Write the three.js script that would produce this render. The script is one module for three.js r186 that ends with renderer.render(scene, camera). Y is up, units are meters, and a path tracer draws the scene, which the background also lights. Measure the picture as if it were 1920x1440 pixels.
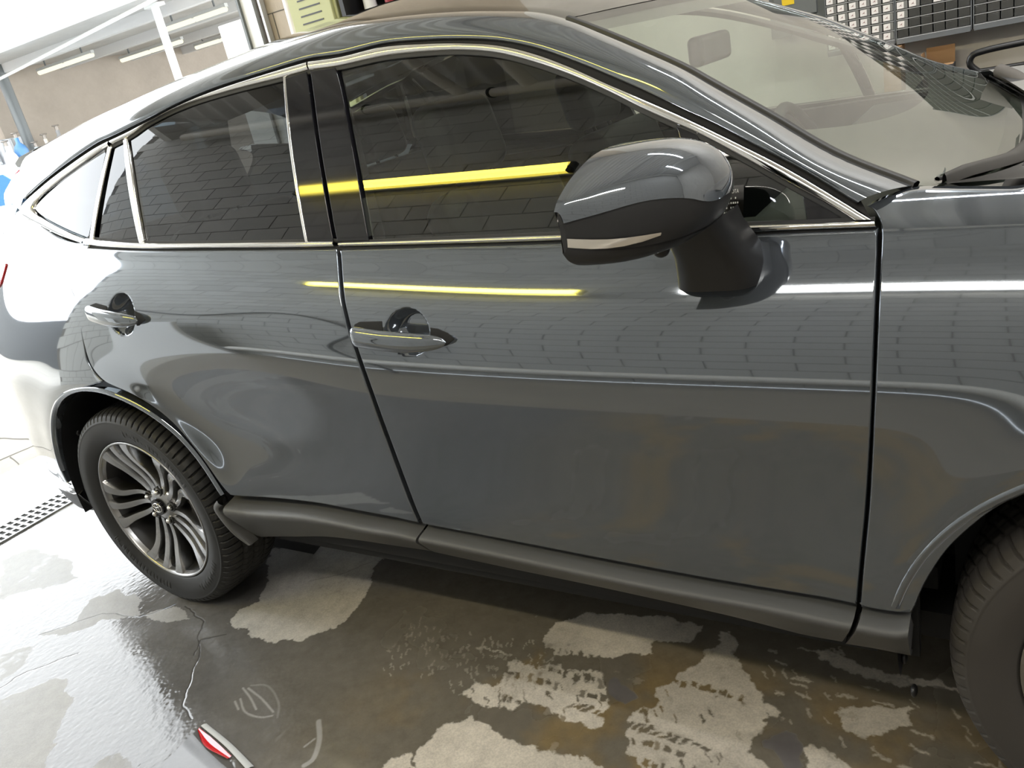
import * as THREE from 'three';
import { mergeGeometries, toCreasedNormals } from 'three/addons/utils/BufferGeometryUtils.js';
import { RoundedBoxGeometry } from 'three/addons/geometries/RoundedBoxGeometry.js';
import { RectAreaLightUniformsLib } from 'three/addons/lights/RectAreaLightUniformsLib.js';
RectAreaLightUniformsLib.init();

// ===== camera, sky, exposure =====
const scene = new THREE.Scene();
const camera = new THREE.PerspectiveCamera(2 * Math.atan(720 / 1527.4) * 180 / Math.PI, 4 / 3, 0.05, 200);
camera.position.set(1.099, 1.467, 2.168);
camera.rotation.set(-0.367, 0.62, -0.2195, 'YXZ');
scene.background = new THREE.Color().setRGB(0.93, 0.97, 1.0);
scene.backgroundIntensity = 6;
const renderer = new THREE.WebGLRenderer({ antialias: true });
renderer.toneMapping = THREE.LinearToneMapping;
renderer.toneMappingExposure = 1.28;
renderer.shadowMap.enabled = true;
const V = (x, y, z) => new THREE.Vector3(x, y, z);
// the two open sides of the building let the daylight in
// ===== small helpers =====
let seed = 7;
const rnd = () => { seed = (seed * 1664525 + 1013904223) >>> 0; return seed / 4294967296; };
const used = {};
function numbered(n) { used[n] = (used[n] ?? -1) + 1; return used[n] ? n + '_' + String(used[n]).padStart(3, '0') : n; }
function mesh(name, geo, mat, parent = scene) {
  const m = new THREE.Mesh(Array.isArray(geo) ? merge(geo) : geo, mat);
  m.name = parent === scene ? numbered(name) : name; m.castShadow = m.receiveShadow = true; parent.add(m); return m;
}
function merge(list) { return mergeGeometries(list.map((g) => { const h = g.index ? g.toNonIndexed() : g; for (const k of Object.keys(h.attributes)) if (!['position', 'normal', 'uv'].includes(k)) h.deleteAttribute(k); if (!h.attributes.uv) h.setAttribute('uv', new THREE.Float32BufferAttribute(new Float32Array(h.attributes.position.count * 2), 2)); return h; })); }
function thing(name, label, category, group, pos = [0, 0, 0]) {
  const o = new THREE.Group(); o.name = numbered(name); o.position.set(...pos); o.userData = { label, category }; if (group) o.userData.group = group; scene.add(o); return o;
}
function tag(o, label, category, group) { o.userData = { label, category }; if (group) o.userData.group = group; return o; }
function struct(name, geo, mat, label) { const m = mesh(name, geo, mat); m.userData = { kind: 'structure', label, category: name.split('_')[0] }; return m; }
function sub(name, parent) { const g = new THREE.Group(); g.name = name; parent.add(g); return g; }
function box(w, h, d, x = 0, y = 0, z = 0) { return new THREE.BoxGeometry(w, h, d).translate(x, y, z); }
function rbox(w, h, d, r, x = 0, y = 0, z = 0) { return new RoundedBoxGeometry(w, h, d, 2, r).translate(x, y, z); }
function tube(points, r, n = 24, k = 8) { return new THREE.TubeGeometry(new THREE.CatmullRomCurve3(points.map((p) => V(...p))), n, r, k, false); }
function rod(a, b, r, k = 10) { const A = V(...a), B = V(...b), d = B.clone().sub(A), g = new THREE.CylinderGeometry(r, r, d.length(), k); g.applyQuaternion(new THREE.Quaternion().setFromUnitVectors(V(0, 1, 0), d.clone().normalize())); return g.translate((A.x + B.x) / 2, (A.y + B.y) / 2, (A.z + B.z) / 2); }
function grid(rows, closed = false) {           // rows of points -> smooth sheet
  const R = rows.length, C = rows[0].length, p = [], uv = [], ix = [];
  for (let i = 0; i < R; i++) for (let j = 0; j < C; j++) { const q = rows[i][j]; p.push(q.x ?? q[0], q.y ?? q[1], q.z ?? q[2]); uv.push(i / (R - 1), j / (C - 1)); }
  for (let i = 0; i < R - 1; i++) for (let j = 0; j < C - 1; j++) { const a = i * C + j, b = a + 1, c = a + C, d = c + 1; ix.push(a, c, b, b, c, d); }
  const g = new THREE.BufferGeometry(); g.setAttribute('position', new THREE.Float32BufferAttribute(p, 3)); g.setAttribute('uv', new THREE.Float32BufferAttribute(uv, 2)); g.setIndex(ix); g.computeVertexNormals(); return g;
}
function flipped(g) { const h = g.clone(); h.scale(1, 1, -1); if (h.index) { const a = h.index.array; for (let i = 0; i < a.length; i += 3) { const t = a[i + 1]; a[i + 1] = a[i + 2]; a[i + 2] = t; } } return h; }
const lerp = (a, b, t) => a + (b - a) * t;
function resample(pts, n) {
  const P = pts.map((p) => V(...p)), L = [0]; for (let i = 1; i < P.length; i++) L.push(L[i - 1] + P[i].distanceTo(P[i - 1]));
  const out = []; let k = 0;
  const c = new THREE.CatmullRomCurve3(P, false, 'centripetal');
  for (let i = 0; i < n; i++) { const s = L[L.length - 1] * i / (n - 1); while (k < P.length - 2 && s > L[k + 1]) k++; out.push(c.getPoint((k + Math.min(1, (s - L[k]) / (L[k + 1] - L[k]))) / (P.length - 1))); }
  return out;
}
// ---- smooth curves through knots
function spline(pts) {
  const n = pts.length, X = pts.map((p) => p[0]), Y = pts.map((p) => p[1]), m = new Array(n).fill(0), c = new Array(n).fill(0), d = new Array(n).fill(0);
  for (let i = 1; i < n - 1; i++) {
    const h0 = X[i] - X[i - 1], h1 = X[i + 1] - X[i], a = h0, b = 2 * (h0 + h1), r = 6 * ((Y[i + 1] - Y[i]) / h1 - (Y[i] - Y[i - 1]) / h0);
    const w = b - a * c[i - 1]; c[i] = h1 / w; d[i] = (r - a * d[i - 1]) / w;
  }
  for (let i = n - 2; i > 0; i--) m[i] = d[i] - c[i] * m[i + 1];
  return (x) => {
    if (x <= X[0]) return Y[0] + (x - X[0]) * ((Y[1] - Y[0]) / (X[1] - X[0]) - (X[1] - X[0]) * m[1] / 6);
    if (x >= X[n - 1]) { const h = X[n - 1] - X[n - 2]; return Y[n - 1] + (x - X[n - 1]) * ((Y[n - 1] - Y[n - 2]) / h + h * m[n - 2] / 6); }
    let i = 0; while (x > X[i + 1]) i++;
    const h = X[i + 1] - X[i], A = (X[i + 1] - x) / h, B = (x - X[i]) / h;
    return A * Y[i] + B * Y[i + 1] + ((A * A * A - A) * m[i] + (B * B * B - B) * m[i + 1]) * h * h / 6;
  };
}
const gauss = (v, c, w) => Math.exp(-((v - c) / w) * ((v - c) / w));
const smooth = (a, b, v) => { const t = Math.min(1, Math.max(0, (v - a) / (b - a))); return t * t * (3 - 2 * t); };
// ---- the car's skin: half width as a function of length x and height y
const beltY = spline([[-2.4, 1.31], [-1.6, 1.268], [-1, 1.222], [-0.24, 1.172], [0.27, 1.141], [0.89, 1.129], [1.5, 1.10], [2.2, 1.0]]);
const planW = spline([[-2.42, 0.62], [-2.3, 0.745], [-2.15, 0.825], [-2.0, 0.873], [-1.75, 0.917], [-1.345, 0.928], [-0.95, 0.922], [-0.5, 0.918], [0.2, 0.919], [0.8, 0.922], [1.345, 0.924], [1.8, 0.89], [2.25, 0.76]]);
const planG = spline([[-2.4, 0.53], [-2.2, 0.655], [-2.0, 0.755], [-1.7, 0.842], [-1.345, 0.9], [-0.95, 0.917], [-0.5, 0.918], [0.2, 0.919], [0.8, 0.922], [1.345, 0.924], [1.8, 0.89], [2.25, 0.76]]);
const sideO = spline([[0.2, -0.045], [0.3, -0.03], [0.42, -0.021], [0.5, -0.0145], [0.58, -0.0135], [0.68, -0.0115], [0.78, -0.004], [0.87, 0], [0.915, -0.0016], [0.952, -0.0065], [0.992, -0.0175], [1.022, -0.031], [1.042, -0.0428], [1.072, -0.0628], [1.102, -0.085], [1.135, -0.1105], [1.15, -0.1285], [1.163, -0.1515], [1.172, -0.180], [1.178, -0.215]]);
function bodyZ(x, y) {
  const yn = y < 0.6 ? y : 0.6 + (y - 0.6) * 0.535 / (beltY(x) - 0.6);
  const k = smooth(0.8, 1.22, y);
  let z = planW(x) * (1 - k) + planG(x) * k + sideO(yn);
  z -= 0.017 * gauss(x, -0.72, 0.34) * gauss(y, 0.74, 0.17);
  const r = Math.hypot(x + 1.345, y - 0.36), f = Math.hypot(x - 1.345, y - 0.36);
  z += 0.013 * gauss(r, 0.46, 0.085) + 0.012 * gauss(f, 0.46, 0.085);
  return z;
}
function glassZ(x, y) {
  const b = beltY(x), h = y - b;
  return planG(x) - 0.1095 - 0.40 * h - 0.30 * h * h * Math.sign(h);
}
// ===== measured outlines, metres: x forward, y up, z towards the car's right side (floor marks: x, z) =====
const P = {
  frontDoor: [[-0.255,1.157,0.82],[0.05,1.143,0.817],[0.302,1.132,0.816],[0.494,1.127,0.817],[0.662,1.123,0.819],[0.778,1.119,0.821],[0.883,1.116,0.824],[0.885,1.082,0.849],[0.887,1.026,0.887],[0.886,0.966,0.912],[0.883,0.898,0.922],[0.877,0.823,0.922],[0.869,0.742,0.916],[0.86,0.656,0.912],[0.847,0.547,0.915],[0.837,0.458,0.912],[0.684,0.454,0.903],[0.506,0.456,0.902],[0.299,0.463,0.902],[0.07,0.473,0.902],[-0.16,0.481,0.902],[-0.17,0.561,0.904],[-0.18,0.658,0.904],[-0.183,0.752,0.909],[-0.183,0.84,0.916],[-0.187,0.907,0.917],[-0.195,0.964,0.913],[-0.206,1.009,0.903],[-0.221,1.054,0.885],[-0.236,1.102,0.857]],
  rearDoor: [[-1.277,1.226,0.808],[-1.162,1.216,0.815],[-0.99,1.202,0.82],[-0.693,1.184,0.82],[-0.387,1.166,0.82],[-0.265,1.159,0.819],[-0.246,1.103,0.857],[-0.23,1.054,0.885],[-0.216,1.008,0.903],[-0.205,0.962,0.913],[-0.198,0.904,0.917],[-0.195,0.835,0.915],[-0.196,0.745,0.909],[-0.193,0.651,0.904],[-0.183,0.554,0.904],[-0.172,0.482,0.902],[-0.248,0.489,0.902],[-0.378,0.492,0.902],[-0.514,0.498,0.902],[-0.667,0.493,0.902],[-0.81,0.485,0.907],[-0.864,0.488,0.915],[-0.884,0.514,0.917],[-0.925,0.594,0.915],[-0.974,0.674,0.914],[-1.016,0.73,0.916],[-1.068,0.775,0.922],[-1.132,0.811,0.928],[-1.203,0.835,0.932],[-1.237,0.848,0.933],[-1.271,0.878,0.931],[-1.29,0.915,0.926],[-1.287,0.988,0.916],[-1.286,1.05,0.901],[-1.309,1.084,0.888],[-1.356,1.115,0.871],[-1.372,1.138,0.857],[-1.356,1.163,0.844],[-1.322,1.192,0.827]],
  fender: [[0.888,1.113,0.826],[0.89,1.082,0.849],[0.891,1.026,0.887],[0.89,0.966,0.912],[0.886,0.898,0.922],[0.88,0.823,0.922],[0.873,0.742,0.916],[0.865,0.657,0.913],[0.852,0.548,0.915],[0.842,0.456,0.913],[0.904,0.459,0.917],[0.926,0.463,0.917],[0.932,0.479,0.918],[0.944,0.52,0.92],[0.961,0.563,0.921],[0.982,0.606,0.921],[1.004,0.639,0.922],[1.038,0.683,0.924],[1.062,0.707,0.926],[1.086,0.729,0.928]],
  fenderTop: [[0.864,1.147,0.789],[0.889,1.155,0.775],[0.927,1.162,0.756],[0.977,1.158,0.764],[1.027,1.154,0.771],[1.074,1.15,0.778]],
  rockerFront: [[-0.159,0.462,0.9],[0.065,0.454,0.9],[0.294,0.443,0.9],[0.503,0.436,0.9],[0.682,0.435,0.901],[0.833,0.436,0.91],[0.83,0.415,0.908],[0.816,0.372,0.904],[0.797,0.334,0.899],[0.718,0.329,0.894],[0.571,0.339,0.894],[0.488,0.344,0.894],[0.274,0.354,0.894],[0.037,0.361,0.893],[-0.177,0.37,0.893],[-0.177,0.4,0.895],[-0.174,0.434,0.898]],
  rockerRear: [[-0.884,0.461,0.916],[-0.789,0.455,0.904],[-0.683,0.461,0.901],[-0.578,0.467,0.9],[-0.48,0.468,0.9],[-0.346,0.463,0.9],[-0.217,0.463,0.9],[-0.169,0.458,0.9],[-0.182,0.433,0.898],[-0.184,0.399,0.895],[-0.183,0.372,0.893],[-0.296,0.368,0.893],[-0.434,0.364,0.893],[-0.582,0.354,0.893],[-0.728,0.333,0.893],[-0.842,0.323,0.903],[-0.879,0.373,0.91],[-0.896,0.423,0.913],[-0.901,0.448,0.915]],
  rockerFender: [[0.843,0.437,0.911],[0.904,0.441,0.915],[0.924,0.449,0.915],[0.923,0.425,0.913],[0.918,0.335,0.907],[0.861,0.336,0.907],[0.803,0.331,0.899],[0.82,0.365,0.904],[0.834,0.4,0.908],[0.838,0.42,0.91]],
  archEnd: [[-0.902,0.482,0.917],[-0.936,0.453,0.913],[-0.942,0.434,0.911],[-0.909,0.372,0.909],[-0.858,0.324,0.905],[-0.845,0.325,0.903],[-0.883,0.374,0.91],[-0.904,0.422,0.913],[-0.909,0.446,0.915],[-0.885,0.467,0.916]],
  qGlass: [[-1.643,1.353,0.709],[-1.606,1.37,0.708],[-1.432,1.419,0.707],[-1.274,1.456,0.698],[-1.191,1.473,0.69],[-1.188,1.467,0.694],[-1.217,1.363,0.746],[-1.262,1.259,0.791],[-1.268,1.251,0.794],[-1.34,1.268,0.783],[-1.49,1.305,0.753],[-1.609,1.336,0.723]],
  chromeOut: [[-1.779,1.352,0.684],[-1.756,1.366,0.682],[-1.566,1.414,0.693],[-1.382,1.456,0.692],[-1.233,1.488,0.682],[-1.168,1.497,0.677],[-1.037,1.514,0.666],[-0.872,1.54,0.645],[-0.732,1.556,0.63],[-0.536,1.565,0.617],[-0.395,1.568,0.609],[-0.287,1.56,0.61],[-0.16,1.558,0.606],[-0.038,1.542,0.611],[0.067,1.524,0.619],[0.158,1.503,0.629],[0.246,1.472,0.645],[0.328,1.435,0.665],[0.407,1.395,0.687],[0.482,1.358,0.706],[0.558,1.32,0.726],[0.656,1.267,0.752],[0.746,1.216,0.776],[0.83,1.161,0.8],[0.877,1.129,0.813]],
  chromeIn: [[-1.667,1.354,0.705],[-1.634,1.369,0.704],[-1.447,1.419,0.705],[-1.286,1.457,0.697],[-1.192,1.479,0.687],[-1.148,1.486,0.683],[-1.059,1.5,0.674],[-0.983,1.521,0.66],[-0.842,1.541,0.643],[-0.666,1.548,0.632],[-0.471,1.548,0.625],[-0.387,1.549,0.621],[-0.284,1.541,0.622],[-0.156,1.538,0.619],[-0.035,1.526,0.621],[0.069,1.51,0.627],[0.16,1.488,0.638],[0.248,1.456,0.654],[0.329,1.421,0.673],[0.408,1.382,0.694],[0.483,1.341,0.715],[0.546,1.309,0.731],[0.579,1.293,0.739],[0.656,1.249,0.76],[0.747,1.194,0.786],[0.817,1.152,0.804],[0.847,1.131,0.812]],
  chromeTipLow: [[-1.773,1.342,0.69],[-1.718,1.328,0.707],[-1.561,1.296,0.748],[-1.427,1.264,0.777],[-1.3,1.238,0.798]],
  chromeTipLowIn: [[-1.642,1.342,0.714],[-1.49,1.3,0.755],[-1.34,1.264,0.785],[-1.269,1.248,0.795]],
  beltTop: [[-1.268,1.25,0.794],[-1.169,1.238,0.801],[-0.997,1.221,0.807],[-0.699,1.201,0.809],[-0.391,1.182,0.808],[-0.274,1.175,0.808],[-0.255,1.171,0.809],[0.048,1.157,0.807],[0.3,1.147,0.807],[0.493,1.141,0.808],[0.655,1.137,0.81],[0.777,1.132,0.812],[0.879,1.128,0.814]],
  beltBot: [[-1.284,1.234,0.8],[-1.169,1.221,0.808],[-0.998,1.206,0.813],[-0.699,1.188,0.814],[-0.392,1.169,0.814],[-0.271,1.163,0.813],[-0.255,1.162,0.813],[0.048,1.147,0.811],[0.3,1.136,0.811],[0.493,1.131,0.812],[0.661,1.125,0.814],[0.777,1.122,0.816],[0.881,1.118,0.818]],
  bar1: [[-1.174,1.484,0.685],[-1.153,1.486,0.683],[-1.233,1.245,0.798],[-1.257,1.246,0.796]],
  rGlassFix: [[-1.145,1.483,0.685],[-1.102,1.49,0.681],[-1.073,1.395,0.731],[-1.009,1.222,0.807],[-1.216,1.242,0.799]],
  bar2: [[-1.102,1.493,0.679],[-1.083,1.498,0.676],[-1.044,1.404,0.725],[-0.985,1.219,0.808],[-1.009,1.22,0.808],[-1.073,1.395,0.731]],
  rGlass: [[-1.078,1.496,0.677],[-0.982,1.518,0.662],[-0.841,1.538,0.645],[-0.666,1.546,0.634],[-0.471,1.546,0.626],[-0.425,1.396,0.71],[-0.392,1.286,0.764],[-0.363,1.181,0.808],[-0.699,1.201,0.809],[-0.985,1.219,0.808],[-1.044,1.404,0.725]],
  strip3: [[-0.472,1.551,0.623],[-0.464,1.551,0.623],[-0.42,1.396,0.71],[-0.387,1.285,0.764],[-0.358,1.18,0.808],[-0.367,1.181,0.808],[-0.396,1.286,0.764],[-0.429,1.397,0.71]],
  bRear: [[-0.463,1.546,0.626],[-0.393,1.548,0.622],[-0.373,1.494,0.654],[-0.338,1.386,0.713],[-0.304,1.277,0.765],[-0.276,1.174,0.808],[-0.358,1.18,0.808],[-0.387,1.285,0.764],[-0.42,1.396,0.71]],
  bFront: [[-0.382,1.548,0.622],[-0.301,1.542,0.622],[-0.278,1.504,0.644],[-0.23,1.382,0.711],[-0.198,1.282,0.759],[-0.169,1.169,0.808],[-0.265,1.174,0.809],[-0.292,1.276,0.765],[-0.326,1.384,0.713],[-0.36,1.492,0.654]],
  fGlass: [[-0.29,1.539,0.623],[-0.156,1.536,0.62],[-0.035,1.524,0.622],[0.069,1.508,0.629],[0.16,1.486,0.639],[0.248,1.454,0.655],[0.33,1.42,0.674],[0.408,1.38,0.695],[0.483,1.339,0.716],[0.545,1.308,0.732],[0.572,1.232,0.769],[0.598,1.139,0.809],[0.493,1.141,0.808],[0.3,1.147,0.807],[0.048,1.157,0.807],[-0.163,1.168,0.808],[-0.191,1.282,0.76],[-0.224,1.381,0.711],[-0.266,1.488,0.653]],
  divBar: [[0.547,1.307,0.732],[0.588,1.287,0.743],[0.611,1.219,0.774],[0.633,1.138,0.809],[0.601,1.139,0.809],[0.574,1.232,0.769]],
  fqGlass: [[0.59,1.286,0.743],[0.656,1.248,0.761],[0.747,1.192,0.786],[0.768,1.179,0.792],[0.776,1.132,0.812],[0.635,1.138,0.809],[0.614,1.219,0.774]],
  fqPanel: [[0.768,1.178,0.793],[0.817,1.15,0.804],[0.849,1.131,0.812],[0.777,1.132,0.812]],
  railLow: [[-1.758,1.387,0.672],[-1.569,1.433,0.683],[-1.385,1.474,0.683],[-1.236,1.505,0.672],[-1.171,1.512,0.669],[-1.04,1.53,0.656],[-0.875,1.555,0.636],[-0.734,1.569,0.623],[-0.538,1.576,0.61],[-0.397,1.579,0.603],[-0.29,1.571,0.603],[-0.162,1.569,0.599],[-0.04,1.554,0.604],[0.065,1.536,0.611],[0.157,1.515,0.621],[0.244,1.486,0.636],[0.327,1.45,0.656],[0.406,1.412,0.677],[0.481,1.374,0.697],[0.557,1.333,0.719],[0.607,1.307,0.732],[0.686,1.261,0.755],[0.774,1.209,0.779],[0.852,1.156,0.802]],
  railUp: [[-1.978,1.526,0.46],[-1.801,1.546,0.48],[-1.618,1.566,0.49],[-1.458,1.581,0.495],[-1.372,1.587,0.5],[-1.203,1.601,0.503],[-1.008,1.612,0.508],[-0.844,1.622,0.51],[-0.616,1.631,0.515],[-0.457,1.634,0.518],[-0.341,1.635,0.52],[-0.204,1.623,0.525],[-0.08,1.608,0.528],[0.027,1.591,0.532],[0.118,1.573,0.535],[0.205,1.553,0.54],[0.275,1.527,0.55],[0.371,1.48,0.575],[0.453,1.437,0.597],[0.535,1.393,0.622],[0.597,1.353,0.64],[0.69,1.294,0.668],[0.807,1.218,0.705],[0.926,1.163,0.745]],
  handleF: [[-0.19,0.989,0.908],[-0.186,1.001,0.905],[-0.174,1.005,0.904],[-0.112,1.005,0.903],[-0.094,0.997,0.905],[-0.047,0.99,0.907],[-0.0,0.993,0.905],[0.042,0.987,0.907],[0.065,0.979,0.909],[0.073,0.972,0.91],[0.06,0.964,0.912],[0.029,0.958,0.913],[-0.007,0.956,0.913],[-0.1,0.963,0.913],[-0.178,0.973,0.911]],
  handleR: [[-1.217,1.061,0.9],[-1.212,1.071,0.896],[-1.187,1.075,0.895],[-1.139,1.067,0.898],[-1.095,1.056,0.902],[-1.031,1.06,0.9],[-0.98,1.043,0.904],[-0.968,1.033,0.907],[-0.99,1.022,0.91],[-1.051,1.019,0.911],[-1.142,1.026,0.91],[-1.199,1.037,0.907]],
  d1: [[-1.29,0.571],[-1.107,0.485],[-0.911,0.466],[-0.799,0.492],[-0.752,0.583],[-0.718,0.678],[-0.697,0.755],[-0.697,0.84],[-0.722,0.911],[-0.75,0.947],[-0.813,0.936],[-0.838,0.969],[-0.912,0.956],[-0.982,0.961],[-1.081,0.942],[-1.122,0.876],[-1.082,0.83],[-1.107,0.753],[-1.213,0.661]],
  d2: [[-0.141,1.12],[-0.131,1.076],[-0.088,1.024],[-0.026,1.039],[0.069,1.041],[0.142,1.04],[0.24,1.037],[0.31,1.043],[0.419,1.09],[-0.052,1.269],[-0.095,1.191]],
  d2b: [[-0.176,1.238],[-0.181,1.198],[-0.155,1.177],[-0.111,1.181],[-0.085,1.204]],
  d3: [[-0.032,0.698],[-0.031,0.635],[0.009,0.597],[0.106,0.571],[0.159,0.541],[0.265,0.53],[0.373,0.539],[0.368,0.566],[0.354,0.609],[0.329,0.621],[0.252,0.634],[0.274,0.67],[0.211,0.7],[0.146,0.724],[0.056,0.737],[-0.028,0.735]],
  d4: [[0.411,0.545],[0.434,0.54],[0.476,0.597],[0.536,0.666],[0.58,0.734],[0.615,0.774],[0.612,0.808],[0.622,0.868],[0.64,0.979],[0.409,1.066],[0.342,0.968],[0.342,0.936],[0.296,0.892],[0.306,0.853],[0.34,0.85],[0.357,0.772],[0.381,0.726],[0.391,0.674],[0.391,0.633],[0.423,0.582]],
  d5: [[-0.133,0.953],[-0.127,0.911],[-0.065,0.901],[-0.06,0.827],[0.023,0.797],[0.195,0.796],[0.234,0.85],[0.246,0.935],[0.165,0.946],[0.072,0.942],[-0.01,0.988],[-0.088,0.981]],
  d6: [[0.66,0.55],[0.746,0.552],[0.84,0.559],[0.971,0.569],[1.003,0.576],[0.868,0.603],[0.8,0.599],[0.732,0.603],[0.691,0.579]],
  d7: [[0.751,0.71],[0.811,0.67],[0.886,0.664],[0.872,0.718],[0.846,0.758],[0.783,0.764]],
  d8: [[0.67,0.812],[0.71,0.837],[0.753,0.836],[0.828,0.908],[0.704,0.955]],
  l1: [[-1.771,1.208],[-1.706,1.117],[-1.778,1.031],[-1.714,0.94],[-1.577,0.943],[-1.466,1.003],[-1.513,1.031],[-1.586,1.067],[-1.635,1.139],[-1.737,1.198]],
  l2: [[-1.447,1.012],[-1.389,0.922],[-1.274,0.976],[-1.314,1.022]],
  l3: [[-1.63,1.521],[-1.502,1.385],[-1.457,1.321],[-1.408,1.318],[-1.349,1.357],[-1.292,1.366],[-1.236,1.419],[-1.194,1.498],[-1.022,1.603],[-1.297,1.706]],
  l4: [[-1.768,1.277],[-1.696,1.269],[-1.656,1.31],[-1.64,1.381],[-1.679,1.431],[-1.819,1.361]],
  l5: [[-0.965,1.547],[-0.966,1.484],[-0.908,1.457],[-0.812,1.49]],
  l6: [[-2.547,0.955],[-2.469,0.856],[-2.199,0.867],[-1.99,0.923],[-2.04,1.005],[-2.156,1.07],[-2.178,1.143]],
  p1: [[0.229,0.833],[0.212,0.8],[0.235,0.787],[0.271,0.785],[0.293,0.821],[0.276,0.854],[0.248,0.849]],
  p2: [[0.618,0.869],[0.626,0.843],[0.647,0.809],[0.67,0.812],[0.697,0.838],[0.683,0.865],[0.694,0.902],[0.661,0.914],[0.646,0.89]],
  p3: [[-0.77,1.439],[-0.774,1.386],[-0.779,1.312],[-0.783,1.297],[-0.482,1.384],[-0.751,1.485]],
  c1: [[-1.635,1.452],[-1.613,1.377],[-1.561,1.28],[-1.508,1.216]],
  c2: [[-1.331,0.92],[-1.252,0.956],[-1.179,0.963],[-1.119,1.039],[-1.031,1.112],[-0.981,1.167],[-0.96,1.217],[-0.916,1.257],[-0.833,1.291]],
  c3: [[-1.771,1.208],[-1.641,1.053],[-1.469,1.018],[-1.383,0.926]],
  c4: [[-1.049,0.992],[-1.113,1.037],[-1.072,1.101]],
  c5: [[-0.966,0.685],[-0.872,0.624],[-0.814,0.521]],
  s1: [[-0.782,1.147],[-0.722,1.17],[-0.672,1.195]],
  s2: [[-0.754,1.181],[-0.696,1.213],[-0.632,1.211],[-0.606,1.196]],
  s3: [[-0.765,1.142],[-0.69,1.159],[-0.614,1.185]],
  s4: [[-0.766,1.131],[-0.716,1.115],[-0.622,1.157],[-0.586,1.196]],
  s5: [[-0.46,1.166],[-0.408,1.218],[-0.381,1.271],[-0.389,1.291]],
  s6: [[-0.434,1.246],[-0.426,1.216]],
  s7: [[-0.762,1.194],[-0.725,1.213]],
};
// door handle recesses, pressed into the skin
const DENTS = [[-0.043, 0.984, 0.060, 0.050], [-1.066, 1.046, 0.060, 0.056]];
function skinZ(x, y) {
  let z = bodyZ(x, y);
  for (const [cx, cy, a, b] of DENTS) { const q = ((x - cx) / a) ** 2 + ((y - cy) / b) ** 2; if (q < 1.25) z -= 0.044 * smooth(1.14, 0.25, q); }
  return z;
}
// ---- a pressed panel: an outline in side view laid on a surface, with a rounded, turned-in edge
function soften(pts, turn = 0.6) {
  for (let pass = 0; pass < 2; pass++) {
    const o = [], n = pts.length;
    for (let i = 0; i < n; i++) {
      const a = pts[(i + n - 1) % n], b = pts[i], c = pts[(i + 1) % n];
      const t = Math.abs(Math.atan2((b[0] - a[0]) * (c[1] - b[1]) - (b[1] - a[1]) * (c[0] - b[0]), (b[0] - a[0]) * (c[0] - b[0]) + (b[1] - a[1]) * (c[1] - b[1])));
      if (t > turn) o.push(b); else o.push([lerp(b[0], a[0], 0.25), lerp(b[1], a[1], 0.25)], [lerp(b[0], c[0], 0.25), lerp(b[1], c[1], 0.25)]);
    }
    pts = o;
  }
  return pts;
}
function area(p) { let s = 0; for (let i = 0; i < p.length; i++) { const a = p[i], b = p[(i + 1) % p.length]; s += a[0] * b[1] - b[0] * a[1]; } return s / 2; }
function dense(p, step) { const o = []; for (let i = 0; i < p.length; i++) { const a = p[i], b = p[(i + 1) % p.length], n = Math.max(1, Math.ceil(Math.hypot(b[0] - a[0], b[1] - a[1]) / step)); for (let k = 0; k < n; k++) o.push([lerp(a[0], b[0], k / n), lerp(a[1], b[1], k / n)]); } return o; }
function inset(p, d) {                              // p counter-clockwise
  const n = p.length, o = [];
  for (let i = 0; i < n; i++) {
    const a = p[(i + n - 1) % n], b = p[i], c = p[(i + 1) % n];
    let ux = b[0] - a[0], uy = b[1] - a[1], vx = c[0] - b[0], vy = c[1] - b[1]; const lu = Math.hypot(ux, uy) || 1, lv = Math.hypot(vx, vy) || 1; ux /= lu; uy /= lu; vx /= lv; vy /= lv;
    let nx = -(uy + vy), ny = ux + vx; const l = Math.hypot(nx, ny) || 1; nx /= l; ny /= l; const k = d / Math.max(0.45, nx * -uy + ny * ux);
    o.push([b[0] + nx * k, b[1] + ny * k]);
  }
  return o;
}
function inside(p, x, y) { let s = false; for (let i = 0, j = p.length - 1; i < p.length; j = i++) { const [a, b] = p[i], [c, d] = p[j]; if ((b > y) !== (d > y) && x < (c - a) * (y - b) / (d - b) + a) s = !s; } return s; }
function clipHalf(p, ax, s, v) { const o = []; for (let i = 0; i < p.length; i++) { const a = p[i], b = p[(i + 1) % p.length], da = s * (a[ax] - v), db = s * (b[ax] - v); if (da >= 0) o.push(a); if (da * db < 0) { const t = da / (da - db); o.push([lerp(a[0], b[0], t), lerp(a[1], b[1], t)]); } } return o; }
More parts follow.
